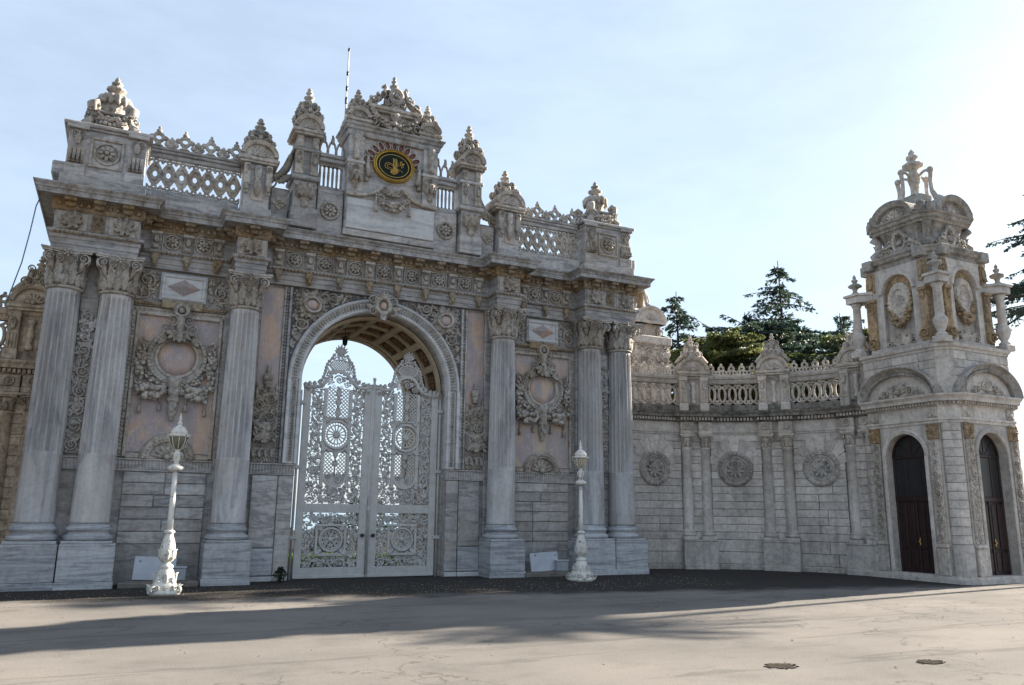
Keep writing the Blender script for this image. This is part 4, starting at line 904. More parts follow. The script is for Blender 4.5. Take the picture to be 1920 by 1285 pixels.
# tall pedestals beside the centre
FINT = swirl_finial(Geo(), 1.2, 1.75).mesh('finial', MT['carved'])
for f in (-1, 1):
    xc = f*3.76; g = Geo(); box(g, -0.54, 0.54, -0.14, 1.2, 14.162, 15.0, 0.02); box(g, -0.48, 0.48, -0.08, 1.15, 15.0, 16.2, 0.02)
    box(g, -0.60, 0.60, -0.22, 1.2, 16.2, 16.42, 0.05); box(g, -0.44, 0.44, -0.02, 1.1, 16.42, 18.2, 0.02); box(g, -0.58, 0.58, -0.14, 1.15, 17.52, 17.68, 0.03); pd = obj('tall_pedestal', g, MT['marble'], gate, loc=(xc, 0, 0))
    for s in (-1, 1):
        g = Geo(); box(g, s*0.16, s*0.48, -0.16, 0.1, 16.44, 17.5, 0.03); g.put(SCROLL, T4((s*0.32, -0.16, 17.36), s=(s*0.15, 0.3, 0.13))); g.put(LEAF, T4((s*0.32, -0.15, 17.28), ry=pi, s=(0.28, 0.6, 0.4))); box(g, s*0.14, s*0.5, -0.2, 0, 16.44, 16.6, 0.03)
        box(g, s*0.18, s*0.46, -0.12, 0.1, 17.69, 18.2, 0.03); obj('console', g, MT['carved'], pd)
    g = Geo(); lathe(g, [(0.02, 14.95), (0.12, 15.02), (0.17, 15.15), (0.1, 15.28), (0.22, 15.4), (0.36, 15.62), (0.42, 15.85), (0.40, 15.92)], 14, (0, -0.12, 0))
    for k in range(5): g.put(LEAF, T4((0, -0.12, 15.4)) @ T4(rz=(k-2)*0.62) @ T4((0, -0.22, 0), s=(0.3, 0.9, 0.55)))
    obj('tulip_pendant', g, MT['carved'], pd)
    obj('arched_hood', arched_cap(Geo(), 0.62, 18.46, -0.26, 1.2, 0.56), MT['carved'], pd); obj('finial', FINT, parent=pd, loc=(0, 0.4, 18.95))
    # low parapet between the tall pedestal and the centre: rosette, arched balusters, crest
    g = Geo(); xr = f*2.62; arcsweep(g, xr, 15.15, 0.30, [(0, 0.2), (0.02, 0.10), (0.1, 0.10), (0.12, 0.2)], 0, 360, 26, full=True); g.put(ROSE, T4((xr, 0.17, 15.15), s=(0.3, 0.4, 0.3)))
    for k in range(16): a = k*pi/8; g.put(BUD, T4((xr+0.36*cos(a), 0.10, 15.15+0.36*sin(a)), s=0.05))
    obj('round_rosette', g, MT['carved'], gate)
    g = Geo(); box(g, xr-0.56, xr+0.56, 0.3, 0.8, 17.42, 17.60, 0.03); box(g, xr-0.56, xr+0.56, 0.22, 0.88, 17.60, 17.78, 0.04); box(g, xr-0.56, xr+0.56, 0.28, 0.82, 16.13, 16.28, 0.03); rl = obj('parapet_rail', g, MT['marble'], gate)
    g = Geo()
    for k in range(6):
        x = xr-0.46+k*0.184; lathe(g, [(0.06, 16.28), (0.045, 16.4), (0.06, 16.85), (0.045, 17.2), (0.06, 17.3)], 8, (x, 0.5, 0))
        if k < 5: arcsweep(g, x+0.092, 17.22, 0.06, [(0, 0.42), (0.06, 0.42), (0.06, 0.58), (0, 0.58)], 0, 180, 8); arcsweep(g, x+0.092, 16.36, 0.06, [(0, 0.42), (0.06, 0.42), (0.06, 0.58), (0, 0.58)], 180, 360, 8)
    obj('arched_baluster_row', g, MT['carved'], rl)
    for k in range(3):
        g = Geo(); x = xr-0.36+k*0.36
        for s in (-1, 1): tube(g, [(x+s*0.16, 0.5, 17.78), (x+s*0.17, 0.5, 18.1), (x+s*0.10, 0.5, 18.35), (x, 0.5, 18.5)], 0.05, 5)
        g.put(LEAF, T4((x, 0.45, 18.3), s=(0.2, 0.4, 0.4))); ball(g, (x, 0.5, 18.72), 0.05, 6); obj('crest_arch', g, MT['carved'], rl)
# centre block
g = Geo(); box(g, -2.06, 2.06, -0.06, 1.4, 14.162, 14.45, 0.02); box(g, -2.02, 2.02, 0.0, 1.4, 14.45, 18.72, 0.02)
for f in (-1, 1): box(g, f*1.36, f*2.04, -0.16, 0.3, 16.05, 18.70, 0.02); box(g, f*1.30, f*2.10, -0.22, 0.3, 17.40, 17.56, 0.03)
cen = obj('centre_block', g, MT['marble'], gate)
g = Geo(); box(g, -1.98, 1.98, -0.10, 0.05, 14.47, 15.86, 0.025); obj('inscription_slab', g, MT['white'], cen)
g = Geo()
for f in (-1, 1):
    tube(g, [(f*2.05, -0.12, 15.98), (f*1.3, -0.14, 16.02), (f*0.85, -0.16, 16.18), (f*0.5, -0.18, 16.5), (f*0.36, -0.18, 16.42)], [0.08, 0.09, 0.09, 0.1, 0.07], 6); g.put(SCROLL, T4((f*0.40, -0.18, 16.42), s=(f*0.16, 0.4, 0.16)))
    tassel(g, f*0.75, 16.1, 15.35, -0.2, 0.09); g.put(SCROLL, T4((f*1.75, -0.1, 16.22), s=(f*0.16, 0.3, 0.16)))
g.put(SHELL, T4((0, -0.2, 16.15), s=(0.38, 0.5, 0.42))); swag(g, -0.7, 16.15, 0.7, 16.15, 0.55, -0.15, 0.15, 17, 12); swag(g, -0.45, 16.0, 0.45, 16.0, 0.3, -0.2, 0.12, 11, 13)
obj('shell_garland', g, MT['carved'], cen)
for f in (-1, 1):
    g = Geo(); lathe(g, [(0.10, 17.56), (0.17, 17.66), (0.10, 17.8), (0.15, 18.0), (0.12, 18.3), (0.17, 18.5), (0.2, 18.68)], 12, (f*1.70, -0.22, 0)); obj('colonnette', g, MT['carved'], cen)
    g = Geo(); lathe(g, [(0.02, 16.18), (0.14, 16.3), (0.10, 16.45), (0.2, 16.6), (0.32, 16.9), (0.30, 17.0)], 12, (f*1.70, -0.14, 0)); box(g, f*1.4, f*2.0, -0.24, 0, 17.0, 17.38, 0.04)
    for k in range(3): g.put(LEAF, T4((f*1.70, -0.14, 16.55)) @ T4(rz=(k-1)*0.8) @ T4((0, -0.22, 0), s=(0.26, 0.6, 0.4)))
    g.put(SCROLL, T4((f*1.70, -0.24, 17.2), s=(0.14, 0.3, 0.14))); obj('wing_console', g, MT['carved'], cen)
    g = Geo(); tube(g, [(f*1.16, -0.1, 17.9), (f*1.18, -0.14, 17.4), (f*1.10, -0.14, 16.9)], [0.07, 0.1, 0.13], 6); tassel(g, f*1.2, 17.3, 16.7, -0.06, 0.1); obj('side_tassel', g, MT['carved'], cen)
# oval medallion with the calligraphic emblem
ZT = 17.62; md = Geo()
arcsweep(md, 0, ZT, 0.0, [(0.83, -0.12), (0.85, -0.20), (0.88, -0.21), (0.92, -0.17), (0.96, -0.22), (0.99, -0.20), (1.0, -0.1), (1.0, 0.02)], 0, 360, 56, full=True)
h = Geo().put(md, T4((0, 0, ZT), s=(0.94, 1, 0.76)) @ T4((0, 0, -ZT)))
for k in range(64): a = k*2*pi/64; h.put(BUD, T4((0.86*cos(a), -0.22, ZT+0.70*sin(a)), s=0.028))
med = obj('oval_gold_frame', h, MT['gold'], cen)
h = Geo(); disc(h, 0, ZT, 0.80, -0.14, 0.0, 40, rz=0.80); obj('enamel_plate', h, MT['enamel'], med)
h = Geo(); ringp = Geo(); arcsweep(ringp, 0, 0, 0.0, [(0.66, -0.13), (0.66, -0.16), (0.685, -0.16), (0.685, -0.13)], 0, 360, 48, full=True); h.put(ringp, T4((0, 0, ZT), s=(1, 1, 0.78)))
def stroke(pts, r0, r1):
    P = np.array([(x, -0.16, ZT+z) for x, z in pts]); t = np.linspace(0, 1, len(P)); tt = np.linspace(0, 1, 5*len(P))
    Q = np.stack([np.interp(tt, t, P[:, i]) for i in range(3)], -1)
    for _ in range(3): Q[1:-1] = (Q[:-2]+2*Q[1:-1]+Q[2:])/4
    tube(h, Q, np.linspace(r0, r1, len(Q)), 5, flat=0.6)
for x in (-0.02, 0.05, 0.12): stroke([(x+0.03, -0.26), (x, 0.0), (x-0.02, 0.22), (x-0.035, 0.36)], 0.022, 0.012)
for x in (-0.02, 0.05, 0.12): stroke([(x-0.03, 0.34), (x+0.03, 0.24), (x+0.05, 0.1), (x+0.12, 0.02)], 0.008, 0.014)
stroke([(0.12, -0.20), (-0.05, 0.06), (-0.26, 0.12), (-0.42, 0.02), (-0.40, -0.14), (-0.22, -0.20), (0.02, -0.17), (0.26, -0.2)], 0.016, 0.012)
stroke([(0.08, -0.17), (-0.06, 0.0), (-0.22, 0.05), (-0.32, -0.02), (-0.28, -0.11), (-0.14, -0.13), (0.08, -0.12), (0.34, -0.16), (0.42, -0.26)], 0.014, 0.010)
for z in (-0.22, -0.27, -0.32): stroke([(-0.14, z+0.03), (-0.02, z-0.02), (0.10, z), (0.20, z+0.04)], 0.024, 0.018)
stroke([(-0.16, -0.30), (-0.06, -0.39), (0.08, -0.38), (0.18, -0.26)], 0.022, 0.014)
stroke([(0.30, 0.26), (0.26, 0.14), (0.34, 0.04), (0.36, -0.04)], 0.016, 0.012); stroke([(0.36, 0.2), (0.42, 0.08), (0.40, -0.02)], 0.022, 0.012)
for x, z in ((0.28, 0.2), (0.38, 0.14), (0.33, 0.1)): h.put(LEAF, T4((x, -0.15, ZT+z), ry=x*3, s=(0.07, 0.1, 0.1)))
obj('calligraphic_emblem', h, MT['gold'], med)
for k in range(11):                                   # fan of dark red petals with pale rims
    a = radians(10+160*k/10); px, pz = 1.14*cos(a), ZT+0.99*sin(a)
    g = Geo(); arcsweep(g, 0, 0, 0.10, [(0, 0.02), (0, -0.08), (0.045, -0.08), (0.055, 0.02)], 0, 360, 14, rz=0.19, full=True); q = Geo().put(g, T4((px, -0.02, pz), ry=pi/2-a))
    pt = obj('fan_petal', q, MT['carved'], cen); g = Geo(); ball(g, (0, 0, 0), 1.0, 8, (0.10, 0.05, 0.185)); obj('red_inlay', Geo().put(g, T4((px, -0.02, pz), ry=pi/2-a)), MT['red'], pt)
# upper cornice and crowning pediment
g = Geo(); sweep(g, [(-2.05, 1.4), (-2.05, -0.14), (2.05, -0.14), (2.05, 1.4)], [(-0.4, 18.70), (0.04, 18.70), (0.08, 18.80), (0.08, 18.92), (0.16, 18.96), (0.18, 19.06), (0.26, 19.12), (0.26, 19.18), (-0.4, 19.2)]); obj('upper_cornice', g, MT['cornice'], gate)
FINU = swirl_finial(Geo(), 0.95, 1.25).mesh('finial', MT['carved'])
for f in (-1, 1):
    g = Geo(); box(g, -0.44, 0.44, -0.06, 0.9, 19.2, 19.4, 0.02); sp = obj('side_pedestal', g, MT['marble'], gate, loc=(f*1.64, 0, 0))
    obj('arched_hood', arched_cap(Geo(), 0.52, 19.52, -0.2, 1.0, 0.42), MT['carved'], sp); obj('finial', FINU, parent=sp, loc=(0, 0.35, 19.92))
g = Geo(); prism(g, [(-1.1, 19.2), (1.1, 19.2), (0.95, 20.2), (-0.95, 20.2)], 0.1, 0.9)
for f in (-1, 1):               # broken scroll pediment: two raking volutes with open air under them
    tube(g, [(f*1.22, 0.2, 20.40), (f*1.14, 0.2, 20.56), (f*0.94, 0.2, 20.66), (f*0.72, 0.2, 20.84), (f*0.56, 0.2, 21.12), (f*0.44, 0.2, 21.40), (f*0.50, 0.2, 21.56), (f*0.60, 0.2, 21.46)], [0.13, 0.14, 0.12, 0.11, 0.10, 0.10, 0.09, 0.06], 7, flat=2.0)
    g.put(SCROLL, T4((f*0.98, 0.0, 20.66), s=(f*0.20, 0.5, 0.20))); g.put(SCROLL, T4((f*0.62, 0.0, 21.0), s=(f*0.16, 0.5, 0.16))); ball(g, (f*0.82, 0.1, 21.02), 0.09, 7, (1, 1, 1.4)); ball(g, (f*1.12, 0.1, 20.78), 0.09, 7, (1, 1, 1.4))
box(g, -1.25, 1.25, -0.15, 1.0, 20.22, 20.40, 0.03); box(g, -1.18, 1.18, -0.08, 1.0, 20.10, 20.218, 0.02); cp = obj('crowning_pediment', g, MT['carved'], gate)
g = Geo()
for f in (-1, 1):
    g.put(SCROLL, T4((f*0.98, -0.02, 19.6), s=(f*0.30, 0.5, 0.32)));  g.put(LEAF, T4((f*0.8, -0.05, 19.8), ry=f*0.7, s=(0.4, 0.6, 0.6)))
swag(g, -0.95, 20.0, 0.95, 20.0, 0.62, -0.02, 0.17, 19, 16); lathe(g, [(0.04, 19.45), (0.14, 19.6), (0.12, 19.8), (0.26, 20.0), (0.24, 20.12)], 12, (0, -0.02, 0)); obj('swag', g, MT['carved'], cp)
g = swirl_finial(Geo(), 1.05, 1.85); arcsweep(g, 0, 0.62, 0.16, [(0, -0.5), (0.1, -0.58), (0.2, -0.5)], 0, 360, 20, rz=0.2, full=True); ball(g, (0, -0.48, 0.62), 0.13, 8)
for f in (-1, 1): g.put(SCROLL, T4((f*0.36, -0.2, 0.75), s=(f*0.18, 0.5, 0.26)))
obj('finial', g, MT['carved'], cp, loc=(0, 0.4, 20.4))
# lightning rod
rod = thing('lightning_rod', 'thin lightning rod with dark knobs standing behind the top of the gateway', 'rod', (-1.98, 1.2, 19.2))
g = Geo(); tube(g, [(0, 0, 0), (0, 0, 4.3)], 0.035, 6); obj('mast', g, MT['lamp'], rod)
for z, l in ((1.75, 0.5), (2.35, 0.35), (3.1, 0.3), (4.3, 0.22)):
    g = Geo(); lathe(g, [(0.01, z-l/2), (0.055, z-l*0.3), (0.06, z+l*0.2), (0.01, z+l/2)], 8); obj('knob', g, MT['black'], rod)
g = Geo(); tube(g, [(-13.15, 0.2, 13.75), (-13.22, 0.1, 13.4), (-13.28, 0, 12.4), (-13.4, 0, 11.2), (-13.7, 0.0, 9.6)], 0.022, 5); tag(obj('cable', g, MT['cable']), 'thin blue cable hanging from the left corner of the gateway cornice', 'cable')
# ================================================================== OPENWORK IRON GATE
ig = thing('openwork_iron_gate', 'tall double gate of grey white openwork iron standing closed in the archway', 'gate', (0, 1.35, 0))
def leaf_tree(f):
    W = 2.92; lf = Geo(); U = lambda u: f*(2.97-u)          # u runs from the hinge side to the meeting stile
    hx = lambda g, u0, u1, y0, y1, z0, z1, c=0.012: box(g, U(u0), U(u1), y0, y1, z0, z1, c)
    g = lf
    hx(g, 0, 0.30, -0.05, 0.05, 0.04, 7.72); hx(g, 2.58, 2.92, -0.05, 0.05, 0.04, 8.05); hx(g, 0.30, 2.58, -0.05, 0.05, 0.04, 0.46); hx(g, 0.30, 2.58, -0.05, 0.05, 2.62, 2.98)
    hx(g, 0.0, 2.92, -0.065, 0.065, 0.04, 0.16)
    for u in (0.85, 1.92): hx(g, u, u+0.14, -0.06, 0.06, 3.65, 7.75)
    P = [(U(0.0), 0, 7.74), (U(0.3), 0, 7.76), (U(0.7), 0, 7.82), (U(0.95), 0, 8.1)]; tube(g, P, 0.09, 6)
    P = [(U(2.92), 0, 8.0), (U(2.6), 0, 7.86), (U(2.25), 0, 7.88), (U(1.98), 0, 8.15)]; tube(g, P, 0.09, 6)
    leaf = obj('gate_leaf', lf, MT['iron'], ig)
    uc = 1.455; xc = U(uc)
    # lattice fields
    def lattice(z0, z1, u0, u1, keep, st=0.155, name='lattice'):
        g = Geo(); x0, x1 = sorted((U(u0), U(u1)))
        for k in range(-60, 60):
            for s in (-1, 1):
                P = []
                for t in np.linspace(0, 1, 40):
                    z = z0+(z1-z0)*t; x = xc+k*st+s*(z-z0)
                    if x0 <= x <= x1 and keep(x-xc, z): P.append((x, 0.01*s, z))
                    else:
                        if len(P) > 1: tube(g, [P[0], P[-1]], 0.026, 4, False)
                        P = []
                if len(P) > 1: tube(g, [P[0], P[-1]], 0.026, 4, False)
        for p in g.v: pass
        obj(name, g, MT['iron'], leaf)
    lattice(6.55, 7.78, 0.99, 1.92, lambda x, z: abs(x) > 0.10); lattice(4.15, 5.10, 0.99, 1.92, lambda x, z: abs(x) > 0.06+max(0, z-4.75)*0.5)
    lattice(8.55, 8.98, 1.05, 1.86, lambda x, z: (x/0.40)**2+((z-8.76)/0.22)**2 < 1, 0.11)
    # scroll-filled strips
    for nm, u0, u1, z0, z1, n, rm, sd in (('scroll_strip', 0.31, 0.84, 3.7, 7.72, 150, 0.13, 51), ('scroll_strip', 2.07, 2.57, 3.7, 7.8, 150, 0.13, 52), ('scroll_panel', 0.31, 2.57, 2.99, 3.72, 110, 0.15, 53)):
        g = Geo(); a, b = sorted((U(u0), U(u1)))
        carve(g, lambda x, z: a-0.03 < x < b+0.03 and z0-0.02 < z < z1+0.02, a, b, z0, z1, 0.03, sd, n, rm, 0.04, 0.45, 6000, under=170, ul=0.2)
        xm = (a+b)/2
        if nm == 'scroll_strip':
            P = [(xm+0.17*sin((z-z0)*6.0), 0, z) for z in np.linspace(z0, z1, 60)]; tube(g, P, 0.035, 5); P = [(xm-0.17*sin((z-z0)*6.0), 0, z) for z in np.linspace(z0, z1, 60)]; tube(g, P, 0.030, 5)
        obj(nm, g, MT['iron'], leaf)
    # pierced round medallion
    g = Geo(); zc = 5.82; arcsweep(g, xc, zc, 0.0, [(0.50, -0.02), (0.53, -0.09), (0.60, -0.09), (0.62, -0.02), (0.62, 0.05), (0.50, 0.05)], 0, 360, 40, full=True); ring(g, xc, zc, 0.37, 0.42, -0.06, 0.04, 36)
    for k in range(26): a = k*2*pi/26; bar(g, (xc+0.41*cos(a), 0, zc+0.41*sin(a)), (xc+0.51*cos(a), 0, zc+0.51*sin(a)), 0.02)
    for k in range(14): a = k*2*pi/14; bar(g, (xc+0.12*cos(a), 0, zc+0.12*sin(a)), (xc+0.38*cos(a), 0, zc+0.38*sin(a)), 0.036)
    for sz in (-1, 1):                              # solid carved plates above and below the ring
        A = [(0.58*sin(t), sz*0.58*cos(t)) for t in np.linspace(-0.9, 0.9, 12)]; prism(g, [(xc+x, zc+z) for x, z in A]+[(xc+0.46, zc+sz*0.74), (xc-0.46, zc+sz*0.74)], 0.0, 0.035)
    disc(g, xc, zc, 0.15, -0.04, 0.03, 16, bulge=0.06); g.put(ROSE, T4((xc, -0.05, zc), s=0.14))
    for sz in (-1, 1):
        tube(g, [(xc-0.44, 0, zc+sz*0.44), (xc-0.3, -0.02, zc+sz*0.68), (xc, -0.02, zc+sz*0.70), (xc+0.3, -0.02, zc+sz*0.68), (xc+0.44, 0, zc+sz*0.44)], 0.05, 5)
        for sx in (-1, 1): g.put(LEAF, T4((xc+sx*0.36, 0, zc+sz*0.52), ry=sx*(pi/4 if sz > 0 else 3*pi/4), s=(0.24, 0.4, 0.32)))
    obj('medallion', g, MT['iron'], leaf)
    g = Geo()                                       # palmette post between the lattices, and the bowl below
    for z, h in ((6.5, 0.55), (7.0, 0.45), (7.35, 0.5), (4.85, 0.4), (4.5, 0.3)): g.put(LEAF, T4((xc, -0.02, z), s=(0.30, 0.5, h)))
    tube(g, [(xc, 0, 6.5), (xc, 0, 7.8)], 0.05, 5); tube(g, [(xc, 0, 4.1), (xc, 0, 5.1)], 0.04, 5)
    prism(g, [(xc, 4.20)]+arc_pts(xc, 4.16, 0.46, 180, 360, 18), 0.01, 0.04); arcsweep(g, xc, 4.16, 0.48, [(-0.05, -0.07), (0.05, -0.07), (0.05, 0.05), (-0.05, 0.05)], 180, 360, 20)
    carve(g, lambda x, z: math.hypot(x-xc, z-4.16) < 0.5 and z < 4.3, xc-0.5, xc+0.5, 3.65, 4.3, 0.02, 55, 24, 0.2, 0.05, 0.6)
    obj('palmette', g, MT['iron'], leaf)
    # lower square with its pierced rosette
    g = Geo(); zc = 1.54
    for a in ((-.64, -.64, .64, -.54), (-.64, .54, .64, .64), (-.64, -.54, -.54, .54), (.54, -.54, .64, .54)): box(g, xc+a[0], xc+a[2], -0.07, 0.05, zc+a[1], zc+a[3], 0.012)
    arcsweep(g, xc, zc, 0.0, [(0.40, -0.03), (0.43, -0.10), (0.48, -0.10), (0.51, -0.03), (0.51, 0.05), (0.40, 0.05)], 0, 360, 40, full=True)
    for k in range(4): a = pi/4+k*pi/2; h = Geo(); prism(h, [(0.50, -0.10), (0.86, -0.02), (0.86, 0.02), (0.50, 0.10)], 0.0, 0.04); g.put(h, T4((xc, 0, zc), ry=-a)); g.put(LEAF, T4((xc+0.52*cos(a), -0.01, zc+0.52*sin(a)), ry=pi/2-a, s=(0.28, 0.4, 0.3)))
    for k in range(12):
        a = k*pi/6; arcsweep(g, xc+0.30*cos(a), zc+0.30*sin(a), 0.045, [(0, -0.02), (0.045, -0.02), (0.045, 0.03), (0, 0.03)], 0, 360, 8, full=True); bar(g, (xc+.36*cos(a+.26), 0, zc+.36*sin(a+.26)), (xc+.42*cos(a+.26), 0, zc+.42*sin(a+.26)), 0.05)
    for k in range(6): a = k*pi/3; arcsweep(g, xc+0.16*cos(a), zc+0.16*sin(a), 0.04, [(0, -0.02), (0.05, -0.02), (0.05, 0.03), (0, 0.03)], 0, 360, 8, full=True)
    for k in range(4):
        a = k*pi/2; h = Geo(); prism(h, [(0.56*cos(t), 0.56*sin(t)) for t in np.linspace(0.25, pi/2-0.25, 8)]+[(0.10, 0.58), (0.58, 0.58), (0.58, 0.10)], 0.0, 0.03); g.put(h, T4((xc, 0, zc), ry=a))
    disc(g, xc, zc, 0.11, -0.04, 0.03, 12, bulge=0.05); obj('square_rosette', g, MT['iron'], leaf)
    g = Geo(); a, b = sorted((U(0.30), U(2.58)))
    carve(g, lambda x, z: a < x < b and 0.46 < z < 2.62 and max(abs(x-xc), abs(z-zc)) > 0.62, a, b, 0.46, 2.62, 0.03, 57, 260, 0.14, 0.04, 0.45, 12000, under=330, ul=0.2)
    for s in (-1, 1):
        P = [(xc+s*(0.87+0.12*sin(z*7)), 0.01, z) for z in np.linspace(0.46, 2.62, 40)]; tube(g, P, 0.03, 5)
        P = [(x, 0.01, zc+s*(0.86+0.10*sin(x*7))) for x in np.linspace(a, b, 40)]; tube(g, P, 0.03, 5)
    obj('scroll_border', g, MT['iron'], leaf)
    # crowning gable
    g = Geo(); arcsweep(g, xc, 8.0, 0.50, [(-0.06, -0.07), (0.06, -0.07), (0.06, 0.05), (-0.06, 0.05)], 0, 180, 20); carve(g, lambda x, z: math.hypot(x-xc, z-8.0) < 0.5 and z > 7.75, xc-0.5, xc+0.5, 7.7, 8.5, 0.02, 61, 30, 0.2, 0.05, 0.6)
    half = lambda z: float(np.interp(z, [7.9, 8.1, 8.35, 8.7, 8.9, 9.05, 9.25, 9.4], [0.86, 0.74, 0.64, 0.58, 0.50, 0.36, 0.26, 0.15]))
    carve(g, lambda x, z: abs(x-xc) < half(z) and 8.0 < z < 9.35 and math.hypot(x-xc, z-8.0) > 0.52 and ((x-xc)/0.44)**2+((z-8.76)/0.26)**2 > 1, xc-0.8, xc+0.8, 8.0, 9.35, 0.02, 62, 90, 0.13, 0.04, 0.6, 9000, under=190, ul=0.18)
    arcsweep(g, xc, 8.76, 0.40, [(0, -0.05), (0.05, -0.05), (0.05, 0.05), (0, 0.05)], 0, 360, 24, rz=0.22, full=True)
    for s in (-1, 1):
        P = [(xc+s*half(z), 0, z) for z in np.linspace(8.05, 9.25, 12)]; tube(g, P, 0.05, 5)
        for z in np.linspace(8.1, 9.2, 9): ball(g, (xc+s*(half(z)+0.02), -0.02, z), 0.06, 6)
        for u, z in ((0.08, 7.75), (0.25, 7.8), (0.45, 7.82), (0.66, 7.9)):
            uu = u if s > 0 else 2.9-u; g.put(LEAF2, T4((U(uu), -0.03, z+(0.1 if s < 0 else 0)), ry=f*s*0.4, s=(0.24, 0.3, 0.22))); g.put(SCROLL, T4((U(uu+0.08*s), -0.02, z-0.06), s=(s*f*0.10, 0.3, 0.10)))
    for k in range(7): a = radians(-66+22*k); g.put(LEAF2, T4((xc, -0.02, 9.26), ry=a, s=(0.13, 0.3, 0.46-0.12*abs(k-3)/3)))
    ball(g, (xc, 0, 9.26), 0.09, 7); obj('gable_crest', g, MT['iron'], leaf)
    g = Geo(); ball(g, (U(2.74), -0.13, 1.72), 0.085, 10); lathe(g, [(0.03, 0), (0.03, 0.1)], 8, (0, 0, 0)); obj('knob', g, MT['black'], leaf)
    g = Geo(); tube(g, [(f*3.08, 0.0, 0.0), (f*3.08, 0.0, 7.6)], 0.055, 8)
    for z in (1.55, 4.35, 7.0): box(g, f*2.90, f*3.22, -0.09, 0.09, z, z+0.16, 0.02)
    obj('hinge_post', g, MT['iron'], leaf)
leaf_tree(-1); leaf_tree(1)
g = Geo(); tube(g, [(0, -0.08, 0.03), (0, -0.08, 8.25)], 0.055, 8); box(g, -0.07, 0.07, -0.14, 0.0, 2.72, 2.9, 0.02); box(g, -0.06, 0.06, -0.13, 0.0, 0.05, 0.14, 0.02); ball(g, (0, -0.08, 8.28), 0.08, 8); obj('meeting_bar', g, MT['iron'], ig)
hl = thing('hanging_lantern', 'small dark lantern hanging on a rod under the vault behind the gate', 'lantern', (-0.75, 3.9, 10.35))
g = Geo(); tube(g, [(0, 0, 0.3), (0, 0, 0.72)], 0.02, 5); obj('hanging_rod', g, MT['black'], hl)
g = Geo(); lathe(g, [(0.02, 0.3), (0.18, 0.2), (0.2, 0.16), (0.13, 0.12), (0.11, -0.12), (0.02, -0.2)], 8); obj('body', g, MT['black'], hl)

# ================================================================== CURVED WALL
AC = (14.2, -6.4); AR = 9.0
def bend(v):
    a = pi/2-v[:, 0]/AR; r = AR+v[:, 1]
    return np.stack([AC[0]+r*np.cos(a), AC[1]+r*np.sin(a), v[:, 2]], -1)-np.array([14.2, 2.6, 0])
def fine(g, x0, x1, prof, n=40):                # straight profile cut finely enough to bend
    return sweep(g, [(x0+(x1-x0)*i/n, 0.0) for i in range(n+1)], prof)
wing = thing('curved_wall', 'curved pale limestone wall with round rosettes and paired half columns right of the gateway', 'wall', (14.2, 2.6, 0))
S0, S1 = -1.9, 12.9
PS = [-1.5, -0.68, 3.12, 4.13, 7.28, 8.32, 11.45, 12.45]; PED = [-1.1, 3.62, 7.80, 11.95]; MS = [1.27, 5.65, 9.95]
g = Geo(); fine(g, S0, S1, [(-0.9, 0), (0.0, 0), (0.0, 6.86), (-0.9, 6.86)], 48); obj('wall_core', g.warp(bend), MT['mortar'], wing)
g = Geo(); fine(g, S0, S1, [(-0.1, 0.0), (0.16, 0.0), (0.16, 0.22), (0.10, 0.26), (-0.1, 0.26)], 48); obj('socle', g.warp(bend), MT['limedark'], wing)
g = Geo(); fine(g, S0, S1, [(-0.85, 6.86), (0.08, 6.86), (0.08, 6.94), (0.13, 6.96), (0.13, 7.05), (0.03, 7.06), (0.03, 7.52), (-0.85, 7.52)], 48); obj('frieze', g.warp(bend), MT['lime'], wing)
def brk(d): return d
g = Geo(); path = [(S0, 0)]
for c in PED[1:]: path += [(c-0.95, 0), (c-0.95, -0.22), (c+0.95, -0.22), (c+0.95, 0)]
path = [p for p in path if p[0] < S1]+[(S1, path[-1][1] if path[-1][0] < S1 else 0)]
fp = []
for a, b in zip(path[:-1], path[1:]):
    n = max(1, int(abs(b[0]-a[0])/0.35)); fp += [(a[0]+(b[0]-a[0])*i/n, a[1]+(b[1]-a[1])*i/n) for i in range(n)]
fp.append(path[-1])
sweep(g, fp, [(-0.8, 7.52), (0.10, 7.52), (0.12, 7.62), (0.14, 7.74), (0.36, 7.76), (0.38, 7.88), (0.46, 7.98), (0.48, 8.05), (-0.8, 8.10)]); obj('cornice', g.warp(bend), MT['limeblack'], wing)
g = Geo()
for x, y, rz in along(path, 0.17, 0.0, 0.1):
    h = Geo(); box(h, -0.055, 0.055, -0.28, -0.1, 7.58, 7.74, 0.012); g.put(h, T4((x, y, 0), rz=rz))
obj('dentil_course', g.warp(bend), MT['limecarved'], wing, kind='stuff')
# stones: shared bent blocks, turned about the centre of the curve
CZ = [0.26, 0.86, 1.46]+[1.46+0.386*k for k in range(1, 15)]
BS = {}
rs = random.Random(12)
free = []; e = sorted([S0]+[x for c in PED for x in (c-0.80, c+0.80)]+[S1]); e = [x for x in e if x <= S1]
for i in range(0, len(e)-1, 2): free.append((e[i], e[i+1]))
def bent_stone(s0, s1, z0, z1, th=0.05):
    k = (round(s1-s0, 1), round(z1-z0, 2), th)
    if k not in BS:
        g = Geo(); n = max(2, int(k[0]/0.35)); w = k[0]; c = 0.022; pr = [(-0.02, -k[1]/2+0.010), (th-c, -k[1]/2+0.010), (th, -k[1]/2+0.010+c), (th, k[1]/2-0.010-c), (th-c, k[1]/2-0.010), (-0.02, k[1]/2-0.010)]
        sweep(g, [(-w/2+0.004+(w-0.008)*i/n, 0) for i in range(n+1)], pr); BS[k] = g.warp(bend).mesh('stone', MT['lime'])
    a = -(s0+s1)/2/AR
    # block was bent at s = 0; turn it about the curve's centre
    o = obj('stone', BS[k], parent=wing)
    ox, oy = 0.0, -9.0
    o.location = (ox-(cos(a)*ox-sin(a)*oy), oy-(sin(a)*ox+cos(a)*oy), (z0+z1)/2); o.rotation_euler = (0, 0, a)
    return o
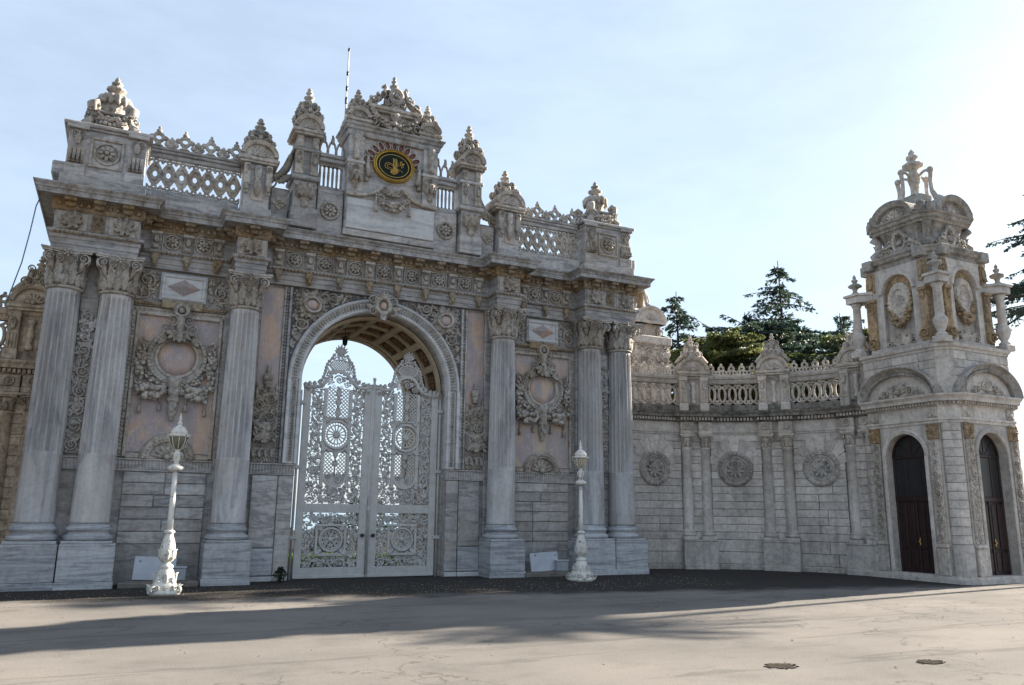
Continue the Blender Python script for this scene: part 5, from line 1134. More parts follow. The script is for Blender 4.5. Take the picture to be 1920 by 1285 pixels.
for a, b in free:
    for i in range(len(CZ)-1):
        p = a; first = True
        while p < b-0.01:
            w = rs.choice((1.1, 1.5, 1.8, 2.2)) if i > 1 else rs.choice((1.5, 1.9))
            if b-p-w < 0.6: w = b-p
            bent_stone(p, min(b, p+w), CZ[i], CZ[i+1], 0.05 if i > 1 else 0.07); p += w
for c in PED:
    if c+0.45 > S1: continue
    for i in range(2, len(CZ)-1): bent_stone(c-0.28, c+0.28, CZ[i], CZ[i+1])
# round rosettes
for s in MS:
    g = Geo(); arcsweep(g, s, 5.05, 0.0, [(0.56, -0.06), (0.60, -0.13), (0.66, -0.10), (0.74, -0.16), (0.84, -0.15), (0.92, -0.06), (0.93, 0.02)], 0, 360, 44, full=True)
    disc(g, s, 5.05, 0.58, -0.07, 0.0, 30)
    for k in range(10): g.put(LEAF, T4((s, -0.06, 5.05), ry=k*pi/5, s=(0.26, 0.6, 0.50)))
    g.put(ROSE5, T4((s, -0.12, 5.05), s=0.15))
    for k in range(26): a = k*2*pi/26; g.put(LEAF2, T4((s+0.70*cos(a), -0.12, 5.05+0.70*sin(a)), ry=pi/2-a, s=(0.13, 0.3, 0.16)))
    obj('round_rosette', g.warp(bend), MT['limedark'], wing)
    for k in range(7):                          # voussoirs fanning over the rosette
        a0, a1 = radians(12+k*22.3), radians(12+(k+1)*22.3); r0 = 0.96; r1 = 1.72-0.30*abs(k-3)/3
        g = Geo(); prism(g, [(s+r0*cos(a0+.02), 5.05+r0*sin(a0+.02)), (s+r1*cos(a0+.012), 5.05+r1*sin(a0+.012)), (s+r1*cos((a0+a1)/2), 5.05+r1*sin((a0+a1)/2)), (s+r1*cos(a1-.012), 5.05+r1*sin(a1-.012)), (s+r0*cos(a1-.02), 5.05+r0*sin(a1-.02))], -0.075, 0.0)
        obj('voussoir', g.warp(bend), MT['lime'], wing)
# half columns on shared pedestals
hc = Geo(); lathe(hc, [(0.30, 1.62), (0.37, 1.66), (0.37, 1.76), (0.31, 1.80), (0.35, 1.86), (0.30, 1.92), (0.275, 1.96), (0.275, 3.4), (0.25, 6.05), (0.28, 6.08), (0.28, 6.14), (0.25, 6.17)], 20); box(hc, -0.38, 0.38, -0.38, 0.2, 1.46, 1.62, 0.02)
HC = hc.mesh('half_column', MT['lime'])
cp_ = Geo(); cg = capital_geo(0.27, 0.66, 0.40); cp_.put(cg, T4((0, 0, 6.18), s=(1, 1, 1)))
def small_capital():
    g = Geo(); lathe(g, [(0.25, 6.18), (0.26, 6.5), (0.32, 6.66)], 16); box(g, -0.40, 0.40, -0.40, 0.2, 6.74, 6.85, 0.02); box(g, -0.36, 0.36, -0.36, 0.2, 6.68, 6.74, 0.02)
    for f in (-1, 1): g.put(SCROLL, T4((f*0.28, -0.28, 6.58), s=(f*0.13, 0.4, 0.13))); g.put(SCROLL, T4(rz=f*pi/2) @ T4((0.2*f, -0.28, 6.58), s=(f*0.12, 0.4, 0.12)))
    for k in (-2, -1, 0, 1, 2): g.put(LEAF, T4(rz=k*pi/4) @ T4((0, -0.25, 6.18), s=(0.2, 0.4, 0.36)))
    g.put(ROSE5, T4((0, -0.36, 6.72), s=0.1)); return g.mesh('capital', MT['limecarved'])
SC = small_capital()
g = Geo(); box(g, -0.36, 0.36, -0.30, 0.1, 7.07, 7.50, 0.02); arcsweep(g, 0, 7.28, 0.12, [(0, -0.28), (0.02, -0.36), (0.06, -0.36), (0.08, -0.28)], 0, 360, 16, full=True); g.put(ROSE5, T4((0, -0.30, 7.28), s=0.12)); box(g, -0.38, 0.38, -0.34, 0.1, 6.86, 7.06, 0.02)
EB = g.mesh('entablature_block', MT['limecarved'])
def on_curve(s):
    a = pi/2-s/AR; return (AC[0]+AR*cos(a)-14.2, AC[1]+AR*sin(a)-2.6, 0), -s/AR
for s in PS:
    if s > S1: continue
    l, r = on_curve(s); h = obj('half_column', HC, parent=wing, loc=l, rz=r); obj('capital', SC, parent=h); obj('entablature_block', EB, parent=wing, loc=l, rz=r)
for c in PED:
    n0, n1 = c-0.92, min(S1, c+0.92); g = Geo(); k = 6
    c = max(c, -1.0); sweep(g, [(n0+(n1-n0)*i/k, 0) for i in range(k+1)], [(-0.1, 0.0), (0.52, 0.0), (0.52, 0.20), (0.46, 0.24), (0.46, 1.36), (0.50, 1.40), (0.50, 1.46), (-0.1, 1.46)]); obj('pedestal_block', g.warp(bend), MT['lime'], wing)
# balustrade
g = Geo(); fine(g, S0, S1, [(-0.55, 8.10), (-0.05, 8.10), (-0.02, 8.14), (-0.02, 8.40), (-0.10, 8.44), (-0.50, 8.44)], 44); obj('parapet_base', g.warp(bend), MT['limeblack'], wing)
g = Geo(); fine(g, S0, S1, [(-0.48, 9.62), (-0.12, 9.62), (-0.10, 9.82), (-0.02, 9.86), (0.02, 9.96), (0.02, 10.04), (-0.56, 10.06)], 44)
for x in np.arange(S0, S1, 0.1): box(g, x, x+0.05, 0.07, 0.13, 9.66, 9.80, 0.01)
obj('parapet_rail', g.warp(bend), MT['lime'], wing)
h = Geo(); w = 0.54
tube(h, [(0.175*cos(a), 0.30, 9.03+0.40*sin(a)) for a in np.arange(18)*2*pi/18], 0.075, 6, flat=1.2, closed=True)
for q in (-1, 1):
    for s in (-1, 1): tube(h, [(q*0.03, 0.3, 9.03+s*0.40), (q*0.15, 0.28, 9.03+s*0.50), (q*0.27, 0.3, 9.03+s*0.44)], 0.062, 5); tube(h, [(q*0.20, 0.3, 9.03+s*0.30), (q*0.27, 0.31, 9.03+s*0.46), (q*0.16, 0.3, 9.03+s*0.60)], 0.055, 5)
BE = h.mesh('balustrade_eye', MT['limecarved'])
h = Geo(); arcsweep(h, 0, 0.40, 0.075, [(0, -0.07), (0.10, -0.08), (0.10, 0.08), (0, 0.07)], 0, 360, 12, full=True); ball(h, (0, 0, 0.62), 0.07, 6)
for q in (-1, 1): arcsweep(h, q*0.17, 0.16, 0.06, [(0, -0.06), (0.08, -0.07), (0.08, 0.07), (0, 0.06)], 0, 360, 10, full=True)
box(h, -0.26, 0.26, -0.07, 0.07, 0, 0.07, 0.02)
CW = h.mesh('crest_loop', MT['limecarved'])
bays = [(p+0.78, q-0.78) for p, q in zip(PED[:-1], PED[1:])]
for a, b in bays:
    n = int(round((b-a)/0.54))
    for k in range(n):
        s = a+(b-a)*(k+0.5)/n; l, r = on_curve(s); obj('balustrade_eye', BE, parent=wing, loc=l, rz=r)
    n = int(round((b-a)/0.56))
    for k in range(n):
        s = a+(b-a)*(k+0.5)/n; l, r = on_curve(s); p = Vector((sin(-r), cos(-r)))*0.28; obj('crest_loop', CW, parent=wing, loc=(l[0]+p.x, l[1]+p.y, 10.06), rz=r)
FW = swirl_finial(Geo(), 0.95, 1.35).mesh('finial', MT['limecarved'])
def parapet_pedestal(c):
    l, r = on_curve(c)
    g = Geo()
    for s in (-1, 1): box(g, s*0.36, s*0.76, -0.12, 0.75, 8.10, 10.0, 0.03); box(g, s*0.32, s*0.80, -0.18, 0.8, 8.10, 8.5, 0.03); box(g, s*0.33, s*0.79, -0.16, 0.78, 9.72, 10.02, 0.03)
    box(g, -0.37, 0.37, 0.12, 0.7, 8.1, 10.0, 0.01); p = obj('parapet_pedestal', g, MT['lime'], wing, loc=l, rz=r)
    g = Geo(); lathe(g, [(0.14, 8.5), (0.16, 8.62), (0.08, 8.75), (0.15, 9.1), (0.08, 9.4), (0.13, 9.5), (0.15, 9.66)], 10, (0, 0.05, 0)); obj('niche_baluster', g, MT['limecarved'], p)
    for s in (-1, 1):
        g = Geo(); x = s*0.56; g.put(LEAF, T4((x, -0.12, 9.66), ry=pi, s=(0.3, 0.7, 0.45))); g.put(SCROLL, T4((x, -0.12, 9.6), s=(0.14*s, 0.3, 0.13)))
        for k in range(3): box(g, x-0.15+k*0.11, x-0.06+k*0.11, -0.17, -0.08, 8.55, 9.15, 0.02)
        obj('console', g, MT['limecarved'], p)
    obj('arched_hood', arched_cap(Geo(), 0.80, 10.22, -0.24, 0.85, 0.68), MT['limecarved'], p)
    g = Geo()
    for s in (-1, 1): g.put(SCROLL, T4((s*0.44, 0.2, 0.22), s=(s*0.24, 0.5, 0.24))); g.put(SCROLL, T4((s*0.28, 0.1, 0.72), s=(s*0.17, 0.4, 0.19))); tube(g, [(s*0.85, 0.2, -0.25), (s*0.6, 0.2, 0.05), (s*0.36, 0.2, 0.3), (s*0.25, 0.2, 0.75)], 0.11, 6)
    g.put(FW.g if hasattr(FW, 'g') else swirl_finial(Geo(), 0.95, 1.35), T4((0, 0.3, 0))); obj('finial', g, MT['limecarved'], p, loc=(0, 0, 10.98))
for c in PED: parapet_pedestal(c)
# mirrored wing on the far left: only its part next to the gateway can be seen
wl2 = wing.copy(); COL.objects.link(wl2); wl2.location = (-14.2, 2.6, 0); wl2.scale = (-1, 1, 1); wl2['label'] = 'curved wall coloured tan for bounced sunlight, seen past the left column edge of the gateway'
for ch in list(wing.children):
    s = None
    if ch.data.name.startswith(('stone', 'half', 'capital', 'entab', 'balus', 'crest', 'parapet_ped')):
        if -math.degrees(ch.rotation_euler.z) > 34: continue
    elif ch.name.startswith(('voussoir', 'round_rosette', 'pedestal_block')):
        if np.mean([v.co.x for v in ch.data.vertices]) > 4.6: continue
    copy_tree(ch, wl2)
for o in wl2.children_recursive:
    if o.type == 'MESH': o.material_slots[0].link = 'OBJECT'; o.material_slots[0].material = MT['tan']
# ================================================================== CORNER TOWER
TX, TY = 25.1, -6.9
tw = thing('corner_tower', 'tall pale stone corner tower with dark arched doorways and a domed carved top', 'tower', (TX, TY, 0))
def octo(h, c): return [(-h, h-c), (-h, -h+c), (-h+c, -h), (h-c, -h), (h, -h+c), (h, h-c), (h-c, h), (-h+c, h)]
def octo_sweep(g, h, c, prof):
    P = octo(h, c); return sweep(g, P, [(-d, z) for d, z in prof], closed=True)     # plan runs counter-clockwise: outside is on the left... see sign
H, CH = 2.45, 0.62
g = Geo(); prism_z(g, octo(H-0.52, 0.5), 0.0, 6.8); obj('core', g, MT['limedark'], tw)
def csweep(g, h, c, prof):
    P = octo(h, c); d = prof
    return sweep(g, P, d, closed=True)
# step, dado, faces with arched openings
g = Geo(); prism_z(g, octo(H+0.22, 0.4), 0, 0.16); prism_z(g, octo(H+0.12, 0.5), 0.161, 0.30); obj('step', g, MT['lime'], tw)
OW, OS = 1.02, 5.42
def face_geo():
    g = Geo(); w = H-CH
    prism(g, [(-w, 0.30), (-OW, 0.30), (-OW, OS)]+arc_pts(0, OS, OW, 180, 0, 24)[1:]+[(OW, 0.30), (w, 0.30), (w, 6.82), (-w, 6.82)], -H, -H+0.55); return g
FG = face_geo().mesh('arched_face', MT['lime'])
def trim_geo():
    g = Geo(); arcsweep(g, 0, OS, OW, [(-0.02, -H), (0.0, -H-0.08), (0.14, -H-0.12), (0.20, -H-0.06), (0.21, -H)], 0, 180, 28)
    for f in (-1, 1): box(g, f*(OW-0.02), f*(OW+0.17), -H-0.10, -H, 0.30, OS, 0.02)
    return g
TG = trim_geo().mesh('door_surround', MT['lime'])
def pil_geo(f):
    g = Geo(); x0, x1 = f*1.28, f*1.74; box(g, x0, x1, -H-0.10, -H, 1.62, 6.1, 0.02); box(g, f*1.24, f*1.80, -H-0.16, -H, 0.30, 1.46, 0.03); box(g, f*1.22, f*1.82, -H-0.20, -H, 1.46, 1.62, 0.02)
    a, b = sorted((f*1.32, f*1.70)); carve(g, lambda x, z: a-0.02 < x < b+0.02, a, b, 1.8, 6.0, -H-0.09, 71, 60, 0.18, 0.05); return g
PG = [pil_geo(f).mesh('carved_pilaster', MT['limecarved']) for f in (-1, 1)]
def pcap(f):
    g = Geo(); a, b = sorted((f*1.22, f*1.82)); box(g, a+0.03, b-0.03, -H-0.14, -H, 6.10, 6.80, 0.02); carve(g, lambda x, z: a < x < b and 6.08 < z < 6.82, a, b, 6.12, 6.78, -H-0.12, 73, 22, 0.17, 0.05); return g
PC = [pcap(f).mesh('stained_capital', MT['gilt']) for f in (-1, 1)]
def door_geo(g, k):
    y = -H+0.42
    if k == 0:      # frame and panels
        prism(g, [(-OW, 0.30), (OW, 0.30), (OW, OS)]+arc_pts(0, OS, OW, 0, 180, 24), y, y+0.08)
        for f in (-1, 1):
            for z0, z1 in ((0.45, 1.25), (1.38, 3.3)): box(g, f*0.12, f*0.40, y-0.05, y, z0, z1, 0.03); box(g, f*0.52, f*0.9, y-0.05, y, z0, z1, 0.03)
        box(g, -OW, OW, y-0.07, y, 3.42, 3.62, 0.02); box(g, -0.05, 0.05, y-0.06, y, 0.32, 3.42, 0.02); box(g, -OW, OW, y-0.06, y, OS-0.06, OS+0.06, 0.02)
        for f in (-1, 1): box(g, f*0.34, f*0.42, y-0.05, y, 3.6, OS, 0.02); box(g, f*(OW-0.1), f*OW, y-0.06, y, 0.30, OS, 0.02)
        for a in (45, 90, 135): bar(g, (0, y-0.02, OS), (0.95*cos(radians(a)), y-0.02, OS+0.95*sin(radians(a))), 0.035)
        arcsweep(g, 0, OS, 0.9, [(0, y), (0, y-0.06), (0.12, y-0.06), (0.12, y)], 0, 180, 24)
    return g
DG = door_geo(Geo(), 0).mesh('door', MT['wood'])
gl = Geo(); y = -H+0.40
for a, b in ((-0.9, -0.43), (-0.33, 0.33), (0.43, 0.9)): box(gl, a, b, y, y+0.02, 3.64, OS-0.08, 0.004)
prism(gl, [(-0.88, OS+0.07), (0.88, OS+0.07)]+arc_pts(0, OS+0.02, 0.88, 5, 175, 20), y, y+0.02)
GLS = gl.mesh('window_pane', MT['darkglass'])
hd = Geo(); box(hd, 0.07, 0.12, -H+0.32, -H+0.37, 1.5, 1.82, 0.012); ball(hd, (0.095, -H+0.30, 1.66), 0.05, 8); HDL = hd.mesh('handle', MT['brass'])
def ped_geo():
    g = Geo(); w = 2.02; h = 1.36; z = 8.06
    prism(g, [(-w+0.16, z)]+arc_pts(0, z, w-0.16, 180, 0, 30, h-0.12)+[(w-0.16, z)], -H-0.08, -H+0.6); return g
def ped_arch():
    g = Geo(); arcsweep(g, 0, 8.06, 2.02, [(-0.22, -H-0.06), (-0.20, -H-0.22), (-0.10, -H-0.30), (0.0, -H-0.44), (0.05, -H-0.44), (0.06, -H+1.0), (-0.2, -H+1.0)], 0, 180, 36, rz=1.40)
    for k in range(40): a = pi*(k+0.5)/40; h = Geo(); box(h, -0.045, 0.045, -H-0.28, -H-0.12, -0.06, 0.06, 0.01); g.put(h, T4((1.74*cos(a), 0, 8.06+1.12*sin(a)), ry=pi/2-a))
    return g
def ped_carv():
    g = Geo(); g.put(SHELL, T4((0, -H-0.08, 8.30), s=(0.5, 0.6, 0.5)))
    carve(g, lambda x, z: abs(x) < 1.4 and 8.10 < z < 8.2+0.75*(1-(abs(x)/1.45)**1.2), -1.4, 1.4, 8.1, 9.0, -H-0.06, 75, 50, 0.25, 0.05, 1.3); return g
PGm = [ped_geo().mesh('arched_pediment', MT['lime']), ped_arch().mesh('pediment_arch', MT['limedark']), ped_carv().mesh('tympanum_carving', MT['limecarved'])]
for k in range(4):
    r = k*pi/2
    f = obj('arched_face', FG, parent=tw, rz=r); obj('door_surround', TG, parent=f)
    for j in (0, 1): p = obj('carved_pilaster', PG[j], parent=tw, rz=r); obj('stained_capital', PC[j], parent=p)
    p = obj('arched_pediment', PGm[0], parent=tw, rz=r); obj('pediment_arch', PGm[1], parent=p); obj('tympanum_carving', PGm[2], parent=p)
    if k in (0, 3): d = obj('door', DG, parent=tw, rz=r); obj('window_pane', GLS, parent=d); obj('handle', HDL, parent=d)
# rounded quoins on the cut corners
q = Geo(); rq = 0.62; QH = 0.37
arcq = [(-rq*0.72+0.0, 0)]
P = [(0.62*cos(a), 0.62*sin(a)) for a in np.linspace(pi+0.18, 1.5*pi-0.18, 7)]
g = Geo(); prism_z(g, [(x*1.0, y*1.0) for x, y in P]+[(0.0, -0.56), (0.15, 0.15), (-0.56, 0.0)], -QH/2+0.01, QH/2-0.01)
QM = g.mesh('quoin', MT['lime'])
for k in range(4):
    r = k*pi/2; cx, cy = -H+CH-0.02, -H+CH-0.02; m = Matrix.Rotation(r, 2); c = m @ Vector((cx, cy))
    for i in range(14): obj('quoin', QM, parent=tw, loc=(c.x, c.y, 1.61+QH*(i+0.5)), rz=r)
    g = Geo(); prism_z(g, [(x*1.12, y*1.12) for x, y in P]+[(0, -0.6), (0.15, 0.15), (-0.6, 0)], 0.30, 1.60); obj('corner_dado', g, MT['lime'], tw, loc=(c.x, c.y, 0), rz=r)
g = Geo(); csweep(g, H, CH, [(-1.2, 6.80), (0.05, 6.80), (0.05, 6.92), (0.10, 6.94), (0.10, 7.04), (0.02, 7.05), (0.02, 7.55), (0.10, 7.60), (0.12, 7.72), (0.30, 7.75), (0.32, 7.88), (0.42, 8.0), (0.42, 8.06), (-1.2, 8.08)]); obj('entablature', g, MT['lime'], tw)
g = Geo()
OP = octo(H, CH); OP = OP+[OP[0]]
for x, y, rz in along(OP, 0.16, 0.02): h = Geo(); box(h, -0.05, 0.05, -0.24, -0.05, 7.60, 7.73, 0.01); g.put(h, T4((x, y, 0), rz=rz))
obj('dentil_course', g, MT['limecarved'], tw, kind='stuff')
for k in range(4):
    for sx in (-1, 1):
        g = Geo(); box(g, sx*1.26, sx*1.78, -H-0.09, -H, 7.06, 7.54, 0.02); g.put(SHELL, T4((sx*1.52, -H-0.08, 7.12), s=(0.2, 0.3, 0.3))); obj('frieze_shell', g, MT['limecarved'], tw, rz=k*pi/2)
# attic block and second stage
g = Geo(); prism_z(g, octo(H-0.02, 0.5), 8.06, 10.05); csweep(g, H-0.02, 0.5, [(-0.5, 10.05), (0.04, 10.05), (0.06, 10.16), (0.14, 10.20), (0.16, 10.34), (-0.5, 10.36)]); obj('attic_block', g, MT['lime'], tw)
HB = 1.82
rs = random.Random(8); AS = {}
for k in (0, 3):
    for i in range(5):
        x = -1.9
        while x < 1.89:
            w = rs.choice((0.6, 0.8, 1.0)); w = 1.9-x if 1.9-x-w < 0.4 else w; w = round(w, 2)
            if w not in AS: g = Geo(); box(g, -w/2+0.008, w/2-0.008, -0.045, 0.03, -0.185, 0.185, 0.02); AS[w] = g.mesh('stone', MT['lime'])
            r = k*pi/2; v = Matrix.Rotation(r, 2) @ Vector((x+w/2, -H+0.02)); obj('stone', AS[w], parent=tw, loc=(v.x, v.y, 8.28+0.386*i), rz=r); x += w
g = Geo(); prism_z(g, octo(HB-0.02, 0.42), 10.36, 14.6); prism_z(g, octo(HB+0.35, 0.6), 10.36, 10.62); obj('upper_stage', g, MT['lime'], tw)
def niche_geo():
    g = Geo(); w = HB-0.30; o = 0.80; s = 13.3; prism(g, [(-w, 10.6), (-o, 10.6), (-o, s)]+arc_pts(0, s, o, 180, 0, 20)[1:]+[(o, 10.6), (w, 10.6), (w, 14.55), (-w, 14.55)], -HB-0.20, -HB)
    arcsweep(g, 0, s, o, [(0, -HB-0.2), (0.02, -HB-0.28), (0.18, -HB-0.30), (0.24, -HB-0.2)], 0, 180, 24); return g
def oval_geo():
    g = Geo(); h = Geo(); arcsweep(h, 0, 0, 0, [(0.32, -0.02), (0.36, -0.12), (0.42, -0.10), (0.50, -0.14), (0.56, -0.02)], 0, 360, 28, full=True); disc(h, 0, 0, 0.34, -0.05, 0, 24); g.put(h, T4((0, -HB-0.04, 12.80), s=(1.12, 1.2, 1.7)))
    for k in range(8): g.put(LEAF2, T4((0, -HB-0.05, 12.85), ry=k*pi/4, s=(0.16, 0.3, 0.3)))
    g.put(LEAF, T4((0, -HB-0.05, 10.7), s=(0.7, 0.7, 0.6)))
    for f in (-1, 1): g.put(LEAF, T4((f*0.1, -HB-0.05, 10.65), ry=f*0.8, s=(0.5, 0.7, 0.7))); g.put(SCROLL, T4((f*0.62, -HB-0.1, 10.8), s=(f*0.25, 0.4, 0.22)))
    return g
def garl_geo():
    g = Geo(); swag(g, -0.68, 12.9, 0.68, 12.9, 1.15, -HB-0.02, 0.17, 24, 77)
    return g
def nback():
    g = Geo(); prism(g, [(-0.79, 13.0), (0.79, 13.0), (0.79, 13.3)]+arc_pts(0, 13.3, 0.79, 0, 180, 18), -HB-0.02, -HB+0.02); return g
NBK = nback().mesh('stained_niche_head', MT['gilt'])
NG = niche_geo().mesh('arched_niche', MT['lime']); OG = oval_geo().mesh('oval_medallion', MT['limecarved']); GG = garl_geo().mesh('stained_garland', MT['gilt'])
def pil2(f):
    g = Geo(); box(g, f*1.20, f*1.62, -HB-0.34, -HB, 10.62, 13.0, 0.03); g.put(SCROLL, T4((f*1.4, -HB-0.34, 10.95), s=(f*0.3, 0.5, 0.3))); g.put(LEAF, T4((f*1.4, -HB-0.32, 12.6), s=(0.35, 0.5, 0.4))); box(g, f*1.16, f*1.66, -HB-0.40, -HB, 12.98, 13.16, 0.03)
    box(g, f*1.2, f*1.6, -HB-0.26, -HB, 13.5, 14.5, 0.02); g.put(LEAF, T4((f*1.4, -HB-0.24, 14.4), ry=pi, s=(0.36, 0.7, 0.8))); return g
P2 = [pil2(f).mesh('stained_pilaster', MT['gilt']) for f in (-1, 1)]
for k in range(4):
    r = k*pi/2; n = obj('arched_niche', NG, parent=tw, rz=r); obj('stained_niche_head', NBK, parent=n); obj('oval_medallion', OG, parent=n); obj('stained_garland', GG, parent=n)
    for j in (0, 1): obj('stained_pilaster', P2[j], parent=tw, rz=r)
cg2 = Geo(); box(cg2, -0.30, 0.30, -0.30, 0.30, 10.36, 10.66, 0.03); lathe(cg2, [(0.24, 10.66), (0.26, 10.75), (0.14, 10.86), (0.22, 11.0), (0.31, 11.25), (0.31, 11.45), (0.20, 11.62), (0.18, 11.72), (0.20, 11.78), (0.185, 12.9), (0.22, 12.95), (0.28, 13.12)], 18, fn=lambda r, z, th: r*(1+(0.04*np.cos(12*th) if z > 11.7 else 0)))
CO = cg2.mesh('corner_colonnette', MT['lime'])
vg = Geo(); lathe(vg, [(0.16, 0), (0.20, 0.08), (0.10, 0.2), (0.14, 0.35), (0.30, 0.42), (0.32, 0.50), (0.26, 0.56), (0.08, 0.64), (0.14, 0.72), (0.15, 0.8), (0.06, 0.86), (0.09, 0.93), (0.02, 1.08)], 16, fn=lambda r, z, th: r*(1+0.06*np.cos(8*th)))
VS = vg.mesh('vase_finial', MT['limedark'])
for k in range(4):
    r = k*pi/2; m = Matrix.Rotation(r, 2); c = m @ Vector((-2.22, -2.22)); o = obj('corner_colonnette', CO, parent=tw, loc=(c.x, c.y, 0), rz=r)
    g = Geo(); prism_z(g, [(-0.34, -0.34), (0.34, -0.34), (0.9, 0.3), (0.9, 0.9), (0.3, 0.9), (-0.34, 0.34)], 13.13, 13.46); prism_z(g, [(-0.42, -0.42), (0.40, -0.42), (1.0, 0.3), (1.0, 1.0), (0.3, 1.0), (-0.42, 0.40)], 13.462, 13.58); obj('entablature_arm', g, MT['lime'], o)
    obj('vase_finial', VS, parent=o, loc=(0, 0, 13.58))
g = Geo(); csweep(g, HB+0.12, 0.45, [(-0.8, 14.5), (0.0, 14.5), (0.04, 14.62), (0.04, 14.78), (0.18, 14.84), (0.22, 14.96), (0.30, 15.04), (0.30, 15.10), (-0.8, 15.16)]); 
for k in range(4):
    for sx in (-1, 1): h = Geo(); box(h, sx*1.15, sx*1.68, -HB-0.48, -HB, 14.62, 15.12, 0.03); g.put(h, T4(rz=k*pi/2))
obj('upper_cornice', g, MT['limedark'], tw)
g = Geo(); csweep(g, 0.0001+1.05, 0.3, [(-0.9, 15.1), (0.85, 15.1), (0.62, 15.35), (0.42, 15.7), (0.36, 16.1), (0.50, 16.4), (0.60, 16.55), (-0.9, 16.55)]); obj('concave_neck', g, MT['limedark'], tw)
ng = Geo(); arcsweep(ng, 0, 15.85, 0.24, [(0, -1.45), (0.04, -1.62), (0.16, -1.62), (0.2, -1.45)], 0, 360, 22, rz=0.34, full=True); ng.put(SHELL, T4((0, -1.55, 15.7), s=(0.22, 0.3, 0.3))); ng.put(SHELL, T4((0, -1.6, 16.2), s=(0.4, 0.4, 0.3)))
for f in (-1, 1): ng.put(SCROLL, T4((f*0.62, -1.55, 15.45), s=(f*0.28, 0.5, 0.24))); ng.put(LEAF, T4((f*0.4, -1.55, 15.3), ry=f*0.9, s=(0.4, 0.6, 0.7))); swag(ng, f*0.3, 16.1, f*1.1, 15.4, 0.15, -1.5, 0.13, 10, 9)
NGm = ng.mesh('shell_cartouche', MT['limecarved'])
nb = Geo(); tube(nb, [(0, -2.0, 15.2), (0, -2.1, 15.5), (0, -1.85, 15.8), (0, -1.9, 16.2), (0, -2.15, 16.45)], [0.2, 0.24, 0.17, 0.17, 0.22], 7); nb.put(LEAF, T4((0, -1.95, 15.3), s=(0.4, 0.6, 0.8)))
NB = nb.mesh('scroll_bracket', MT['limedark'])
HR = 1.72
def hood():
    g = Geo(); prism(g, [(-0.98, 16.9)]+arc_pts(0, 16.9, 0.98, 180, 0, 24, 0.72)+[(0.98, 16.9)], -HR-0.02, -HR+0.9)
    arcsweep(g, 0, 16.9, 1.10, [(-0.22, -HR-0.04), (-0.18, -HR-0.2), (-0.05, -HR-0.26), (0.08, -HR-0.34), (0.1, -HR+0.5), (-0.2, -HR+0.5)], 0, 180, 28, rz=0.86)
    for q in (-1, 1): box(g, q*1.18, q*1.52, -HR-0.16, -HR+0.4, 16.92, 17.30, 0.05); ball(g, (q*1.35, -HR+0.1, 17.4), 0.16, 8)
    return g
def hoodc():
    g = Geo(); g.put(SHELL, T4((0, -HR-0.04, 17.0), s=(0.42, 0.5, 0.5))); carve(g, lambda x, z: abs(x) < 0.85 and 16.92 < z < 17.0+0.5*(1-(abs(x)/0.85)**1.3), -0.85, 0.85, 16.9, 17.5, -HR-0.02, 81, 30, 0.2, 0.05, 1.2); return g
HG, HCm = hood().mesh('arched_hood', MT['limedark']), hoodc().mesh('hood_carving', MT['limecarved'])
for k in range(4):
    r = k*pi/2; obj('shell_cartouche', NGm, parent=tw, rz=r); obj('scroll_bracket', NB, parent=tw, rz=r+pi/4); h = obj('arched_hood', HG, parent=tw, rz=r); obj('hood_carving', HCm, parent=h)
g = Geo(); csweep(g, HR-0.04, 0.42, [(-1.0, 16.50), (0.0, 16.50), (0.05, 16.60), (0.16, 16.66), (0.18, 16.80), (0.28, 16.86), (0.28, 16.92), (-1.0, 16.95)])
obj('roof_cornice', g, MT['limedark'], tw)
g = Geo(); prism_z(g, octo(HR-0.25, 0.5), 16.9, 17.1); csweep(g, 0.5, 0.18, [(-0.3, 17.08), (1.0, 17.08), (0.80, 17.35), (0.45, 17.75), (0.18, 18.0), (0.10, 18.2), (0.10, 18.4), (-0.3, 18.41)]); obj('roof_dome', g, MT['limedark'], tw)
cb = Geo(); tube(cb, [(0, -1.55, 17.70), (0, -1.35, 17.90), (0, -1.10, 18.10), (0, -0.92, 18.5), (0, -0.88, 19.0), (0, -0.92, 19.35), (0, -0.94, 19.50)], [0.12, 0.14, 0.12, 0.09, 0.08, 0.09, 0.10], 7, flat=1.3); ball(cb, (0, -0.92, 19.60), 0.17, 10); tube(cb, [(0, -0.9, 19.62), (0, -0.6, 19.66), (0, -0.35, 19.55), (0, -0.15, 19.45)], [0.09, 0.07, 0.07, 0.06], 6)
CBm = cb.mesh('crown_bracket', MT['limecarved'])
for k in range(4): obj('crown_bracket', CBm, parent=tw, rz=k*pi/2+0.0)
g = Geo(); lathe(g, [(0.34, 18.3), (0.36, 18.5), (0.20, 18.65), (0.20, 19.0), (0.30, 19.4), (0.28, 19.65), (0.20, 19.8), (0.24, 19.95), (0.48, 20.06), (0.50, 20.18), (0.36, 20.28), (0.14, 20.40), (0.27, 20.52), (0.28, 20.64), (0.12, 20.76), (0.16, 20.85), (0.03, 21.05)], 24, fn=lambda r, z, th: r*(1+(0.07*np.cos(10*th) if z > 19.9 else 0.03*np.cos(6*th)))); obj('crown_vase', g, MT['limecarved'], tw)

